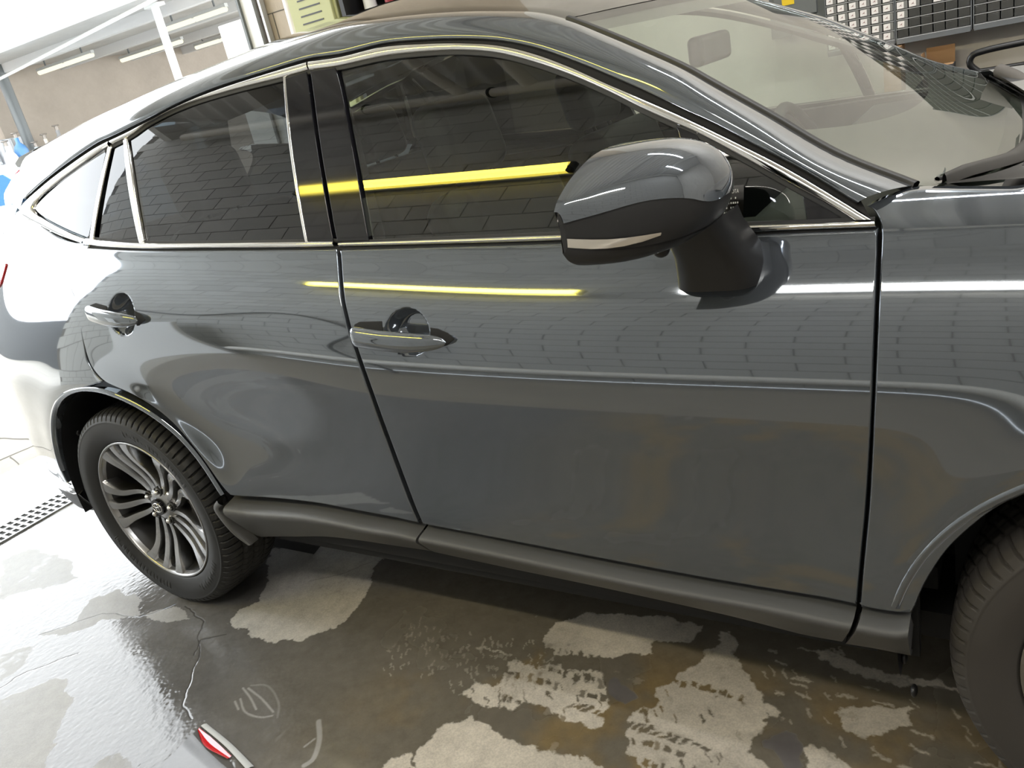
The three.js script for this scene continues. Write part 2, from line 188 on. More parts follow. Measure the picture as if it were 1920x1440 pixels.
function panel(outline, surf, { r = 0.003, depth = 0.022, cell = 0.012, lift = 0, soft = true } = {}) {
  let out = soft ? soften(outline.map((p) => [p[0], p[1]])) : outline.map((p) => [p[0], p[1]]);
  if (area(out) < 0) out.reverse();
  out = dense(out, 0.012);
  const face = inset(out, r), p = [], nn = [], uv = [], ix = [], h = 5e-4;
  const put = (x, y) => { p.push(x, y, surf(x, y) + lift); const gx = (surf(x + h, y) - surf(x - h, y)) / (2 * h), gy = (surf(x, y + h) - surf(x, y - h)) / (2 * h), l = Math.hypot(gx, gy, 1); nn.push(-gx / l, -gy / l, 1 / l); uv.push(x, y); return p.length / 3 - 1; };
  const xs = face.map((q) => q[0]), ys = face.map((q) => q[1]), i0 = Math.floor(Math.min(...xs) / cell), i1 = Math.ceil(Math.max(...xs) / cell), j0 = Math.floor(Math.min(...ys) / cell), j1 = Math.ceil(Math.max(...ys) / cell);
  const edge = new Map(), key = (i, j) => i * 10000 + j;
  for (let k = 0; k < face.length; k++) { const a = face[k], b = face[(k + 1) % face.length], n = Math.max(1, Math.ceil(Math.hypot(b[0] - a[0], b[1] - a[1]) / (cell / 6))); for (let m = 0; m <= n; m++) { const x = lerp(a[0], b[0], m / n) / cell, y = lerp(a[1], b[1], m / n) / cell; for (const ex of [-1e-3, 1e-3]) for (const ey of [-1e-3, 1e-3]) edge.set(key(Math.floor(x + ex), Math.floor(y + ey)), 1); } }
  const vert = new Map(), at = (i, j) => { const k = key(i, j); if (!vert.has(k)) vert.set(k, put(i * cell, j * cell)); return vert.get(k); };
  for (let i = i0; i < i1; i++) {
    const slab = clipHalf(clipHalf(face, 0, 1, i * cell), 0, -1, (i + 1) * cell); if (slab.length < 3) continue;
    for (let j = j0; j < j1; j++) {
      if (edge.has(key(i, j))) {
        let c = clipHalf(clipHalf(slab, 1, 1, j * cell), 1, -1, (j + 1) * cell); if (c.length < 3 || Math.abs(area(c)) < 1e-10) continue;
        c = c.filter((q, m) => { const w = c[(m + 1) % c.length]; return Math.hypot(q[0] - w[0], q[1] - w[1]) > 1e-7; }); if (c.length < 3) continue;
        const ids = c.map((q) => put(q[0], q[1]));
        for (const t of THREE.ShapeUtils.triangulateShape(c.map((q) => new THREE.Vector2(q[0], q[1])), [])) ix.push(ids[t[0]], ids[t[1]], ids[t[2]]);
      } else if (inside(slab, (i + 0.5) * cell, (j + 0.5) * cell)) { const a = at(i, j), b = at(i + 1, j), c = at(i + 1, j + 1), d = at(i, j + 1); ix.push(a, b, c, a, c, d); }
    }
  }
  // turned-in edge
  const rings = [[r, 0, 0], [r * 0.45, r * 0.16, 0.5], [r * 0.1, r * 0.55, 0.85], [0, r, 1], [0, depth, 1]], n = out.length, base = p.length / 3;
  const sets = rings.map(([d]) => inset(out, d));
  rings.forEach(([d, dz, w], k) => { for (let i = 0; i < n; i++) { const q = sets[k][i], f = sets[0][i]; const z = surf(f[0], f[1]) + lift - dz; p.push(q[0], q[1], z);
    const gx = (surf(f[0] + h, f[1]) - surf(f[0] - h, f[1])) / (2 * h), gy = (surf(f[0], f[1] + h) - surf(f[0], f[1] - h)) / (2 * h); const e = sets[3][i]; let ex = e[0] - f[0], ey = e[1] - f[1]; const el = Math.hypot(ex, ey) || 1; ex /= el; ey /= el;
    let a = -gx * (1 - w) + ex * w * 1.4, b = -gy * (1 - w) + ey * w * 1.4, c = (1 - w) * 1 + (w < 1 ? 0.25 * w : 0.02); const l = Math.hypot(a, b, c); nn.push(a / l, b / l, c / l); uv.push(q[0], q[1]); } });
  for (let k = 0; k < rings.length - 1; k++) for (let i = 0; i < n; i++) { const a = base + k * n + i, b = base + k * n + (i + 1) % n, c = a + n, d = b + n; ix.push(a, c, b, b, c, d); }
  const g = new THREE.BufferGeometry(); g.setAttribute('position', new THREE.Float32BufferAttribute(p, 3)); g.setAttribute('normal', new THREE.Float32BufferAttribute(nn, 3)); g.setAttribute('uv', new THREE.Float32BufferAttribute(uv, 2)); g.setIndex(ix); return g;
}
// ---- a moulding between two edges, bulging out
function ribbon(A, B, { n = 60, bulge = 0.006, lift = 0.004, sink = 0.014, k = 6, fn, ref } = {}) {
  const a = resample(A, n), b = resample(B, n), rows = [];
  for (let i = 0; i < n; i++) {
    const t = a[Math.min(n - 1, i + 1)].clone().sub(a[Math.max(0, i - 1)]), w = b[i].clone().sub(a[i]), nv = t.cross(w).normalize(); if (ref ? nv.dot(V(...ref)) < 0 : nv.z < 0) nv.negate();
    const row = [a[i].clone().addScaledVector(nv, -sink)];
    for (let j = 0; j <= k; j++) { const s = j / k; row.push(a[i].clone().lerp(b[i], s).addScaledVector(nv, lift + bulge * (fn ? fn(s) : Math.sin(Math.PI * s)))); }
    row.push(b[i].clone().addScaledVector(nv, -sink)); rows.push(row);
  }
  return grid(rows);
}
// ===== materials =====
const std = (rgb, rough, metal = 0, extra = {}) => { const m = new THREE.MeshPhysicalMaterial({ roughness: rough, metalness: metal, side: THREE.DoubleSide, ...extra }); m.color.setRGB(...rgb); return m; };
// value noise, tiled by hash
function hash(i, j, s) { let h = (i * 374761393 + j * 668265263 + s * 982451653) | 0; h = Math.imul(h ^ (h >>> 13), 1274126177); return ((h ^ (h >>> 16)) >>> 0) / 4294967296; }
function noise(x, y, s = 0) { const i = Math.floor(x), j = Math.floor(y), u = x - i, v = y - j, a = u * u * (3 - 2 * u), b = v * v * (3 - 2 * v); return lerp(lerp(hash(i, j, s), hash(i + 1, j, s), a), lerp(hash(i, j + 1, s), hash(i + 1, j + 1, s), a), b); }
function fbm(x, y, s = 0, n = 4) { let v = 0, a = 0.5, f = 1; for (let k = 0; k < n; k++) { v += a * noise(x * f, y * f, s + k); a *= 0.5; f *= 2.03; } return v / (1 - 0.5 ** n); }
function texture(w, h, fn, srgb = false, wrap = true) {
  const d = new Uint8Array(w * h * 4); for (let j = 0; j < h; j++) for (let i = 0; i < w; i++) { const c = fn(i / w, j / h, i, j), o = (j * w + i) * 4; if (typeof c === 'number') d[o] = d[o + 1] = d[o + 2] = Math.max(0, Math.min(255, c * 255)); else for (let k = 0; k < 3; k++) d[o + k] = Math.max(0, Math.min(255, c[k] * 255)); d[o + 3] = 255; }
  const t = new THREE.DataTexture(d, w, h, THREE.RGBAFormat); if (srgb) t.colorSpace = THREE.SRGBColorSpace; t.magFilter = THREE.LinearFilter; t.minFilter = THREE.LinearMipmapLinearFilter; t.generateMipmaps = true; if (wrap) t.wrapS = t.wrapT = THREE.RepeatWrapping; t.needsUpdate = true; return t;
}
const loop = (f, u, v, n) => { const a = f(u * n, v * n), b = f((u - 1) * n, v * n), c = f(u * n, (v - 1) * n), d = f((u - 1) * n, (v - 1) * n); return lerp(lerp(a, b, u), lerp(c, d, u), v); };
const plasterMap = texture(512, 512, (u, v) => { const k = 0.9 + 0.12 * loop((a, b) => fbm(a, b, 3), u, v, 8) - 0.05 * loop((a, b) => fbm(a, b, 9), u, v, 60); return [k * 0.93, k * 0.92, k * 0.9]; }, true);
const grainBump = texture(512, 512, (u, v) => loop((a, b) => fbm(a, b, 21, 5), u, v, 40));
const flake = texture(512, 512, (u, v, i, j) => 0.5 + 0.5 * (hash(i >> 1, j >> 1, 5) - 0.5));
const rep = (t, x, y) => { const c = t.clone(); c.repeat.set(x, y); c.needsUpdate = true; return c; };
const M = {
  paint: std([0.176, 0.197, 0.224], 0.045, 0.75, { clearcoat: 1, clearcoatRoughness: 0.015 }),
  gloss: std([0.008, 0.008, 0.010], 0.05, 0),
  cladding: std([0.075, 0.075, 0.074], 0.46, 0, { bumpMap: rep(grainBump, 60, 60), bumpScale: 0.0001 }),
  plastic: std([0.016, 0.016, 0.017], 0.45),
  rubber: std([0.018, 0.018, 0.018], 0.65),
  seal: std([0.008, 0.008, 0.008], 0.8),
  chrome: std([0.86, 0.85, 0.83], 0.07, 1),
  alloy: std([0.40, 0.40, 0.40], 0.26, 1),
  alloyDark: std([0.06, 0.06, 0.06], 0.45, 0.8),
  steel: std([0.3, 0.27, 0.24], 0.5, 0.9),
  glass: std([0.55, 0.61, 0.57], 0, 0, { transmission: 1, ior: 1.7, thickness: 0, specularIntensity: 1 }),
  shield: std([0.82, 0.90, 0.82], 0, 0, { transmission: 1, ior: 1.78, thickness: 0 }),
  tint: std([0.10, 0.11, 0.115], 0, 0, { transmission: 1, ior: 1.62, thickness: 0 }),
  lens: std([0.95, 0.93, 0.9], 0.05, 0, { transmission: 0.85, ior: 1.5, thickness: 0 }),
  redLens: std([0.55, 0.01, 0.015], 0.08, 0, { clearcoat: 1 }),
  fabric: std([0.012, 0.012, 0.013], 0.85, 0, { sheen: 0.3 }),
  leather: std([0.008, 0.008, 0.009], 0.55),
  liner: std([0.16, 0.16, 0.15], 0.9),
  white: std([0.80, 0.80, 0.78], 0.45),
  pipe: std([0.66, 0.63, 0.57], 0.45),
  block: [0.42, 0.385, 0.445].map((k) => std([k * 1.02, k, k * 0.93], 0.62, 0, { bumpMap: rep(grainBump, 3, 3), bumpScale: 0.0015 })),
  mortar: std([0.13, 0.12, 0.105], 0.9),
  wallWhite: std([0.86, 0.83, 0.79], 0.6, 0, { map: rep(plasterMap, 3, 2), bumpMap: rep(grainBump, 6, 4), bumpScale: 0.002 }),
  wallBeige: std([0.62, 0.54, 0.45], 0.7, 0, { map: rep(plasterMap, 2, 2), bumpMap: rep(grainBump, 6, 4), bumpScale: 0.003 }),
  ceil: std([0.68, 0.67, 0.65], 0.55, 0.1),
  concreteOut: std([0.56, 0.54, 0.50], 0.85, 0, { map: rep(plasterMap, 12, 12), bumpMap: rep(grainBump, 30, 30), bumpScale: 0.003 }),
  grey: std([0.13, 0.14, 0.14], 0.45, 0.2),
  drawer: std([0.22, 0.22, 0.21], 0.3, 0, { clearcoat: 0.4 }),
  cabinet: std([0.16, 0.17, 0.18], 0.45, 0.2),
  paper: std([0.82, 0.78, 0.75], 0.8),
  card: std([0.40, 0.235, 0.115], 0.85),
  cardDark: std([0.05, 0.05, 0.052], 0.7),
  orange: std([0.85, 0.13, 0.01], 0.6),
  olive: std([0.46, 0.47, 0.23], 0.45),
  redWire: std([0.42, 0.05, 0.035], 0.5),
  black: std([0.01, 0.01, 0.011], 0.35),
  yellow: std([0.75, 0.52, 0.02], 0.5),
  red: std([0.3, 0.02, 0.03], 0.5),
  blueCar: std([0.42, 0.52, 0.62], 0.3, 0.2, { clearcoat: 1 }),
  galv: std([0.5, 0.51, 0.52], 0.5, 0.6),
  tyre: std([0.012, 0.012, 0.012], 0.55),
  tyreBrown: std([0.05, 0.045, 0.04], 0.75),  // lighter, browner rubber for the front tyre
};
const glow = (rgb, k) => { const m = new THREE.MeshStandardMaterial({ color: 0x000000, emissiveIntensity: k }); m.emissive.setRGB(...rgb); return m; };
// ===== the floor: concrete, wet and dry =====
const FX0 = -3.6, FX1 = 2.2, FZ0 = -1.0, FZ1 = 2.2, FW = 2048, FH = Math.round(FW * (FZ1 - FZ0) / (FX1 - FX0)), FS = FW / (FX1 - FX0);
function floorMask(draw, blur = 0) { const c = document.createElement('canvas'); c.width = FW; c.height = FH; const g = c.getContext('2d'); g.fillStyle = '#000'; g.fillRect(0, 0, FW, FH); g.lineCap = g.lineJoin = 'round'; draw(g); const d = g.getImageData(0, 0, FW, FH).data, o = new Float32Array(FW * FH); for (let i = 0; i < o.length; i++) o[i] = d[i * 4] / 255; return o; }
const fx = (x) => (x - FX0) * FS, fz = (z) => (z - FZ0) * FS;
function ragged(poly, amp = 0.03) { const o = []; const q = dense(poly, 0.012); for (const [x, z] of q) o.push([x + amp * (fbm(x * 18, z * 18, 41) - 0.5) * 2, z + amp * (fbm(x * 18, z * 18, 57) - 0.5) * 2]); return o; }
function fill(g, poly, style) { g.fillStyle = style; g.beginPath(); poly.forEach(([x, z], i) => (i ? g.lineTo(fx(x), fz(z)) : g.moveTo(fx(x), fz(z)))); g.closePath(); g.fill(); }
function stroke(g, line, w, style) { g.strokeStyle = style; g.lineWidth = w * FS; g.beginPath(); line.forEach(([x, z], i) => (i ? g.lineTo(fx(x), fz(z)) : g.moveTo(fx(x), fz(z)))); g.stroke(); }
const dryMask = floorMask((g) => {
  for (const k of ['d1', 'd2', 'd2b', 'd3', 'd4', 'd5', 'd6', 'd7', 'd8', 'l1', 'l2', 'l3', 'l4', 'l5', 'l6']) fill(g, ragged(P[k]), k[0] === 'l' ? '#808080' : '#fff');
  // dry fingers and wet tread prints left by a tyre rolling along the car
  // bands of a rolled tyre: ribs along x, each rib cut into slanted lugs, faded and broken by noise
  for (const [z0, lean, x0, x1] of [[0.735, 0.10, 0.0, 0.55], [0.775, -0.4, -0.1, 0.62], [0.815, 0.15, -0.12, 0.5], [0.862, 0.1, -0.06, 0.42], [0.905, -0.45, -0.1, 0.5], [0.945, 0.1, -0.02, 0.46], [0.995, 0.12, -0.1, 0.55], [1.035, 0.1, 0.02, 0.6]]) {
    for (let x = x0; x < x1; x += 0.021 + 0.006 * rnd()) { const q = fbm(x * 9, z0 * 23, 91); if (q < 0.46) continue; const zz = z0 + 0.02 * (x - 0.2) + 0.006 * (rnd() - 0.5), w = (0.008 + 0.009 * rnd()) * (0.6 + q), h = 0.012 + 0.014 * rnd(), sk = lean * h; fill(g, ragged([[x - sk, zz - h / 2], [x + w - sk, zz - h / 2], [x + w + sk, zz + h / 2], [x + sk, zz + h / 2]], 0.007), q > 0.5 ? '#000' : '#333'); }
    if (Math.abs(lean) > 0.3) for (let x = x0 - 0.1; x < x1; x += 0.06) if (fbm(x * 5, z0 * 9, 95) > 0.5) stroke(g, [[x, z0 + 0.024 + 0.02 * (x - 0.2)], [x + 0.05, z0 + 0.026 + 0.02 * (x - 0.2)]], 0.004 + 0.004 * rnd(), '#e0e0e0');
  }
  for (let k = 0; k < 70; k++) { const x = -0.15 + 0.8 * rnd(), z = 0.72 + 0.34 * rnd(); stroke(g, [[x, z], [x + 0.012, z + 0.014]], 0.003 + 0.003 * rnd(), '#000'); }
  for (let k = 0; k < 120; k++) { const x = 0.55 + 0.75 * rnd(), z = 0.5 + 0.45 * rnd(); if (rnd() < 0.5) stroke(g, [[x, z], [x + 0.015, z + 0.02]], 0.004, '#999'); else stroke(g, [[x, z], [x + 0.02 + 0.03 * rnd(), z + 0.004]], 0.006, '#bbb'); }
  for (let k = 0; k < 150; k++) { const x = -0.45 + 0.5 * rnd(), z = 0.72 + 0.24 * rnd(); stroke(g, [[x, z], [x + 0.008, z + 0.012]], 0.003, '#777'); }
  for (const k of ['p1', 'p2']) fill(g, ragged(inset(area(P[k]) < 0 ? [...P[k]].reverse() : P[k], -0.02), 0.02), '#000');
});
const puddleMask = floorMask((g) => { for (const k of ['p1', 'p2', 'p3']) fill(g, ragged(P[k], k === 'p3' ? 0.01 : 0.028), '#fff'); });
const markMask = floorMask((g) => { for (const k of ['s1', 's2', 's3', 's4', 's5', 's6', 's7']) stroke(g, resample(P[k].map((q) => [q[0], 0, q[1]]), 16).map((q) => [q.x, q.z]), k === 's5' ? 0.014 : 0.006, k === 's4' ? '#777' : '#fff'); });  // scrape marks, with water sheen put into their lighter colour
const crackMask = floorMask((g) => { for (const k of ['c1', 'c2', 'c3', 'c4', 'c5']) { const l = []; for (let i = 0; i < P[k].length - 1; i++) for (let t = 0; t < 1; t += 0.1) { const x = lerp(P[k][i][0], P[k][i + 1][0], t), z = lerp(P[k][i][1], P[k][i + 1][1], t); l.push([x + 0.03 * (fbm(x * 14, z * 14, 71) - 0.5), z + 0.03 * (fbm(x * 14, z * 14, 77) - 0.5)]); } stroke(g, l, k === 'c5' ? 0.002 : 0.0035, '#fff'); } });
const floorCol = new Uint8Array(FW * FH * 4), floorRough = new Uint8Array(FW * FH * 4), floorBump = new Uint8Array(FW * FH * 4);
for (let j = 0; j < FH; j++) for (let i = 0; i < FW; i++) {
  const o = j * FW + i, x = FX0 + i / FS, z = FZ0 + j / FS, n1 = fbm(x * 5, z * 5, 1), n2 = fbm(x * 40, z * 40, 2, 3), n3 = hash(i, j, 3), n4 = fbm(x * 1.3, z * 1.3, 4, 3), back = smooth(-1.7, -2.6, x + 0.4 * (n1 - 0.5));
  const wx = i + FS * (0.03 * (fbm(x * 7, z * 7, 61, 3) - 0.5) + 0.010 * (noise(x * 55, z * 55, 63) - 0.5) + 0.007 * (noise(x * 130, z * 130, 65) - 0.5)), wz = j + FS * (0.03 * (fbm(x * 7, z * 7, 67, 3) - 0.5) + 0.010 * (noise(x * 55, z * 55, 68) - 0.5) + 0.007 * (noise(x * 130, z * 130, 69) - 0.5)), ow = Math.max(0, Math.min(FH - 1, Math.round(wz))) * FW + Math.max(0, Math.min(FW - 1, Math.round(wx)));
  let dry = Math.max(dryMask[ow] * smooth(0.12, 0.42, 0.55 * n2 + 0.6 * n1 - 0.1 * (1 - dryMask[o])), back * smooth(0.42, 0.58, n1) * 0.4);
  const rust = smooth(0.5, 0.75, fbm(x * 6 + 9, z * 6, 11)) * smooth(-0.6, 0.1, x) * smooth(0.55, 0.8, z);
  const oilSkyTone = smooth(-1.0, -0.2, x + 0.9 * (n4 - 0.5)), wet = [lerp(0.095, 0.128, oilSkyTone) + 0.05 * n4 + 0.06 * rust, lerp(0.094, 0.113, oilSkyTone) + 0.045 * n4 + 0.022 * rust, lerp(0.094, 0.086, oilSkyTone) + 0.04 * n4 - 0.025 * rust], dr = [lerp(0.36, 0.50, oilSkyTone), lerp(0.35, 0.455, oilSkyTone), lerp(0.33, 0.385, oilSkyTone)];  // oil-brown towards the front; rear floor colour greyed and darkened to offset daylight
  const m = markMask[o], cr = crackMask[o], pu = puddleMask[o], sp = 0.86 + 0.28 * n2 + 0.2 * (n3 - 0.5) * (0.4 + dry);
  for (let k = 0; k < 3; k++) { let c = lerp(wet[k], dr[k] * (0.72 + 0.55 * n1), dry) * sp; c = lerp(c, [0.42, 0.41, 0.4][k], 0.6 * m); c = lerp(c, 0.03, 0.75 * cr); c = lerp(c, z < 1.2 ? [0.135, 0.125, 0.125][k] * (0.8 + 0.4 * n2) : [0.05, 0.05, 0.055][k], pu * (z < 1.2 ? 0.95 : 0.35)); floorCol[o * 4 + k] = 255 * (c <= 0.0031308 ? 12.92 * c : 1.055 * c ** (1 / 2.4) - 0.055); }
  let r = lerp(lerp(0.08, 0.17, oilSkyTone) + 0.22 * n1 * n1, 0.82, dry); r = lerp(r, z < 1.2 ? 0.35 : 0.03, pu); floorRough[o * 4] = floorRough[o * 4 + 1] = floorRough[o * 4 + 2] = 255 * r;
  const ripple = noise(x * 90, z * 60, 31) * 0.5 + noise(x * 210, z * 160, 33) * 0.3;
  let b = 0.5 + lerp(0.28 * ripple, 0.35 * n2, dry) - 0.4 * cr; b = lerp(b, 0.55, pu); floorBump[o * 4] = floorBump[o * 4 + 1] = floorBump[o * 4 + 2] = 255 * Math.max(0, Math.min(1, b));
  floorCol[o * 4 + 3] = floorRough[o * 4 + 3] = floorBump[o * 4 + 3] = 255;
}
const dataTex = (d, srgb) => { const t = new THREE.DataTexture(d, FW, FH, THREE.RGBAFormat); if (srgb) t.colorSpace = THREE.SRGBColorSpace; t.magFilter = THREE.LinearFilter; t.minFilter = THREE.LinearMipmapLinearFilter; t.generateMipmaps = true; t.needsUpdate = true; return t; };
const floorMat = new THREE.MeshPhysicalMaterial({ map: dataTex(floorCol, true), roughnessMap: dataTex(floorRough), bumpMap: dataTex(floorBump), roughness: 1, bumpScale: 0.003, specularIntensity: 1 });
{ // one sheet, its texture laid in metres
  const g = new THREE.BufferGeometry(); g.setAttribute('position', new THREE.Float32BufferAttribute([FX0, 0, FZ0, FX1, 0, FZ0, FX1, 0, FZ1, FX0, 0, FZ1], 3)); g.setAttribute('normal', new THREE.Float32BufferAttribute([0, 1, 0, 0, 1, 0, 0, 1, 0, 0, 1, 0], 3)); g.setAttribute('uv', new THREE.Float32BufferAttribute([0, 0, 1, 0, 1, 1, 0, 1], 2)); g.setIndex([0, 2, 1, 0, 3, 2]);
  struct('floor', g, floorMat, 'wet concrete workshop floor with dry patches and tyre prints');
}
const dryFloor = std([0.30, 0.27, 0.225], 0.4, 0, { map: rep(plasterMap, 2, 2), bumpMap: rep(grainBump, 8, 8), bumpScale: 0.002 });
struct('floor', [box(6 - FX1, 0.1, 5.4, (6 + FX1) / 2, -0.05, 0.45), box(FX1 - FX0, 0.1, FZ0 + 2.3, (FX1 + FX0) / 2, -0.05, (FZ0 - 2.3) / 2), box(FX1 - FX0, 0.1, 3.1 - FZ1, (FX1 + FX0) / 2, -0.05, (3.1 + FZ1) / 2)], dryFloor, 'plain concrete floor along the workshop walls');
const yard = struct('pavement', box(40, 0.1, 40, FX0 - 20, -0.05, 0), M.concreteOut, 'pale concrete yard behind the workshop');
for (const l of [[[-6.5, 0.2], [-4.27, 0.08], [-3.96, 0.05], [-3.7, 0.0]], [[-3.9, 1.6], [-3.86, 0.32], [-3.82, 0.13], [-3.8, -1.5]], [[-3.82, 0.25], [-3.62, 0.30]]]) { const q = dense(l, 0.05).slice(0, -1).filter((p, i, a) => i < a.length / 2 + 1), rows = q.map(([x, z]) => { const d = 0.02 * (fbm(x * 9, z * 9, 15) - 0.5), w = 0.004 + 0.006 * noise(x * 8, z * 8, 16); return [V(x + d - w, 0.001, z + d - w), V(x + d + w, 0.001, z + d + w)]; }); mesh('crack', grid(rows), M.mortar, yard); }
// ===== the room =====
const X0 = -6.2, X1 = 6, ZF = -2.2, ZN = 3.1, YC = 5.3;
struct('wall_far', [box(X1 + 1.2, YC, 0.2, (X1 - 1.2) / 2, YC / 2, ZF - 0.1)], M.wallWhite, 'white plastered wall behind the car with panel and drawers');
const wl = struct('wall_far', [box(2.25, YC, 0.2, -2.325, YC / 2, ZF - 0.1)], M.wallBeige, 'beige painted block wall section with pipe and locker');
for (const [x, y, w, h] of [[-3.2, 1.9, 0.5, 0.006], [-3.2, 2.1, 0.5, 0.006], [-3.28, 2.0, 0.006, 0.2], [-3.14, 2.3, 0.006, 0.38]]) mesh('joint', box(w, h, 0.006, x, y, ZF + 0.0005), M.mortar, wl);
struct('wall_front', box(0.2, YC, 5.5, X1 + 0.1, YC / 2, 0.45), M.wallWhite, 'plain painted wall ahead of the car');
const near = struct('wall_near', box(X1 + 6.6, 6.2, 0.2, (X1 - 6.6) / 2, 3.1, ZN + 0.116), M.mortar, 'painted concrete block wall facing the car side');
{ const bg = new THREE.BoxGeometry(0.392, 0.192, 0.02), rest = []; let n = 0;
  for (let r = 0; r < 30; r++) for (let c = 0; c < 32; c++) { const x = -6.4 + c * 0.4 + (r % 2) * 0.2, y = 0.1 + r * 0.2; const k = x > -5.0 && x < 1.0 && r > 9 && r < 28 && n < 300; if (k) { n++; mesh('block', bg, M.block[Math.floor(rnd() * 3)], near).position.set(x, y, ZN + 0.008 + 0.002 * rnd()); } else if (x < X1) rest.push(bg.clone().translate(x, y, ZN + 0.009)); }
  const m = mesh('block_rows', rest, M.block[0], near); m.userData.kind = 'stuff'; }
{ // corrugated roof sheet on beams
  const rows = []; for (let i = 0; i <= (X1 - X0) / 0.04; i++) { const x = X0 + i * 0.04, y = YC + 0.035 * Math.tanh(2.2 * Math.sin(x * 2 * Math.PI / 0.24)); rows.push([V(x, y, ZF - 0.2), V(x, y, ZN + 0.2)]); }
  struct('ceiling', [grid(rows), box(X1 - X0, 0.05, 5.7, (X1 + X0) / 2, YC + 0.12, 0.45)], M.ceil, 'brown corrugated sheet ceiling');
  for (const x of [-6.1, -4.5, -1.9, 0.7, 3.3]) struct('ceiling_beam', box(0.12, 0.28, 5.3, x, YC - 0.18, 0.45), M.ceil, 'dark roof beam under the corrugated sheet'); }
// ===== the car =====
const car = thing('crossover_car', 'slate blue metallic crossover car with chrome window trim parked in the workshop', 'car');
const xy = (a) => a.map((p) => [p[0], p[1]]);
const doorR = sub('rear_door', car), doorF = sub('front_door', car), fender = sub('front_fender', car), quarter = sub('quarter_panel', car);
const farGeo = { paint: [], trim: [], glass: [] };
// --- lower skins
const gDoorR = panel(P.rearDoor, skinZ, { cell: 0.005, r: 0.004 }), gDoorF = panel(P.frontDoor, skinZ, { cell: 0.005, r: 0.004 });
mesh('door_skin', gDoorR, M.paint, doorR); mesh('door_skin', gDoorF, M.paint, doorF);
const arcPts = (cx, cy, r, a0, a1, n) => { const o = []; for (let i = 0; i <= n; i++) { const a = (a0 + (a1 - a0) * i / n) * Math.PI / 180; o.push([cx + r * Math.cos(a), cy + r * Math.sin(a)]); } return o; };
// fender: traced edge, then the far half of the wheel arch and the nose
const fenderOut = [...P.fenderTop.slice(0, 6).map((p) => [p[0], p[1]]), ...[1.09, 1.3, 1.5, 1.7, 1.9, 2.05, 2.19].map((x) => [x, bodyTop(x)[0]]), [2.2, 0.75], [2.2, 0.45], ...arcPts(1.345, 0.36, 0.455, 12, 124, 22), ...xy(P.fender.slice(9, 20)).reverse().filter((p) => p[1] < 0.735), ...xy(P.fender.slice(1, 10)).reverse(), [0.889, 1.12], [0.878, 1.138]];
mesh('fender_skin', panel(fenderOut, bodyZ, { cell: 0.012, r: 0.004 }), M.paint, fender);
// quarter panel: behind the rear door
const beltRear = P.chromeTipLow.map((p) => [p[0], p[1] - 0.012]);
const quarterOut = [...xy(P.rearDoor).slice(28).reverse().map((p) => [p[0] - 0.006, p[1]]).slice(0, 0), [-1.252, 1.230], ...beltRear.slice().reverse().slice(1).map((p) => [p[0], p[1]]), [-1.80, 1.352], [-1.86, 1.38], [-2.0, 1.36], [-2.12, 1.25], [-2.3, 1.10], [-2.36, 0.95], [-2.38, 0.75], [-2.34, 0.5], [-2.25, 0.4], [-1.84, 0.41], ...arcPts(-1.345, 0.36, 0.462, 172, 106, 16), [-1.245, 0.849], [-1.280, 0.879], [-1.297, 0.916], [-1.284, 0.991], [-1.273, 1.055], [-1.289, 1.093], [-1.326, 1.124], [-1.337, 1.146], [-1.320, 1.176], [-1.286, 1.208]];
mesh('quarter_skin', panel(quarterOut, bodyZ, { cell: 0.012, r: 0.004 }), M.paint, quarter);
// wheel arch lips
function lip(cx, a0, a1, r0, parent, mat) { const rows = []; for (let i = 0; i <= 60; i++) { const a = (a0 + (a1 - a0) * i / 60) * Math.PI / 180, row = []; for (const [dr, dz] of [[0.012, -0.004], [0.008, 0.002], [0.002, 0.003], [-0.006, -0.001], [-0.010, -0.012], [-0.010, -0.05]]) { const x = cx + (r0 + dr) * Math.cos(a), y = 0.36 + (r0 + dr) * Math.sin(a); row.push(V(x, y, bodyZ(cx + (r0 + 0.01) * Math.cos(a), 0.36 + (r0 + 0.01) * Math.sin(a)) + dz)); } rows.push(row); } return mesh('arch_lip', grid(rows), mat, parent); }
lip(-1.345, 16, 165, 0.459, quarter, M.paint); lip(1.345, 14, 166, 0.455, fender, M.paint);
mesh('bumper_edge', ribbon([[-1.80, 0.41, 0.905], [-1.95, 0.40, 0.875], [-2.2, 0.40, 0.79]], [[-1.79, 0.375, 0.895], [-1.95, 0.365, 0.865], [-2.2, 0.365, 0.78]], { n: 12 }), M.chrome, quarter);
mesh('bumper_apron', ribbon([[-1.775, 0.375, 0.89], [-1.95, 0.36, 0.86], [-2.2, 0.36, 0.78]], [[-1.70, 0.30, 0.86], [-1.95, 0.26, 0.83], [-2.2, 0.26, 0.75]], { n: 12 }), M.plastic, quarter);
// rear lamp and hatch
const lampOut = [[-1.9, 1.19], [-2.0, 1.20], [-2.15, 1.18], [-2.28, 1.12], [-2.28, 1.06], [-2.12, 1.09], [-1.97, 1.11], [-1.93, 1.13]];
mesh('tail_lamp', panel(lampOut, bodyZ, { cell: 0.02, r: 0.004, lift: 0.006 }), M.redLens, quarter);
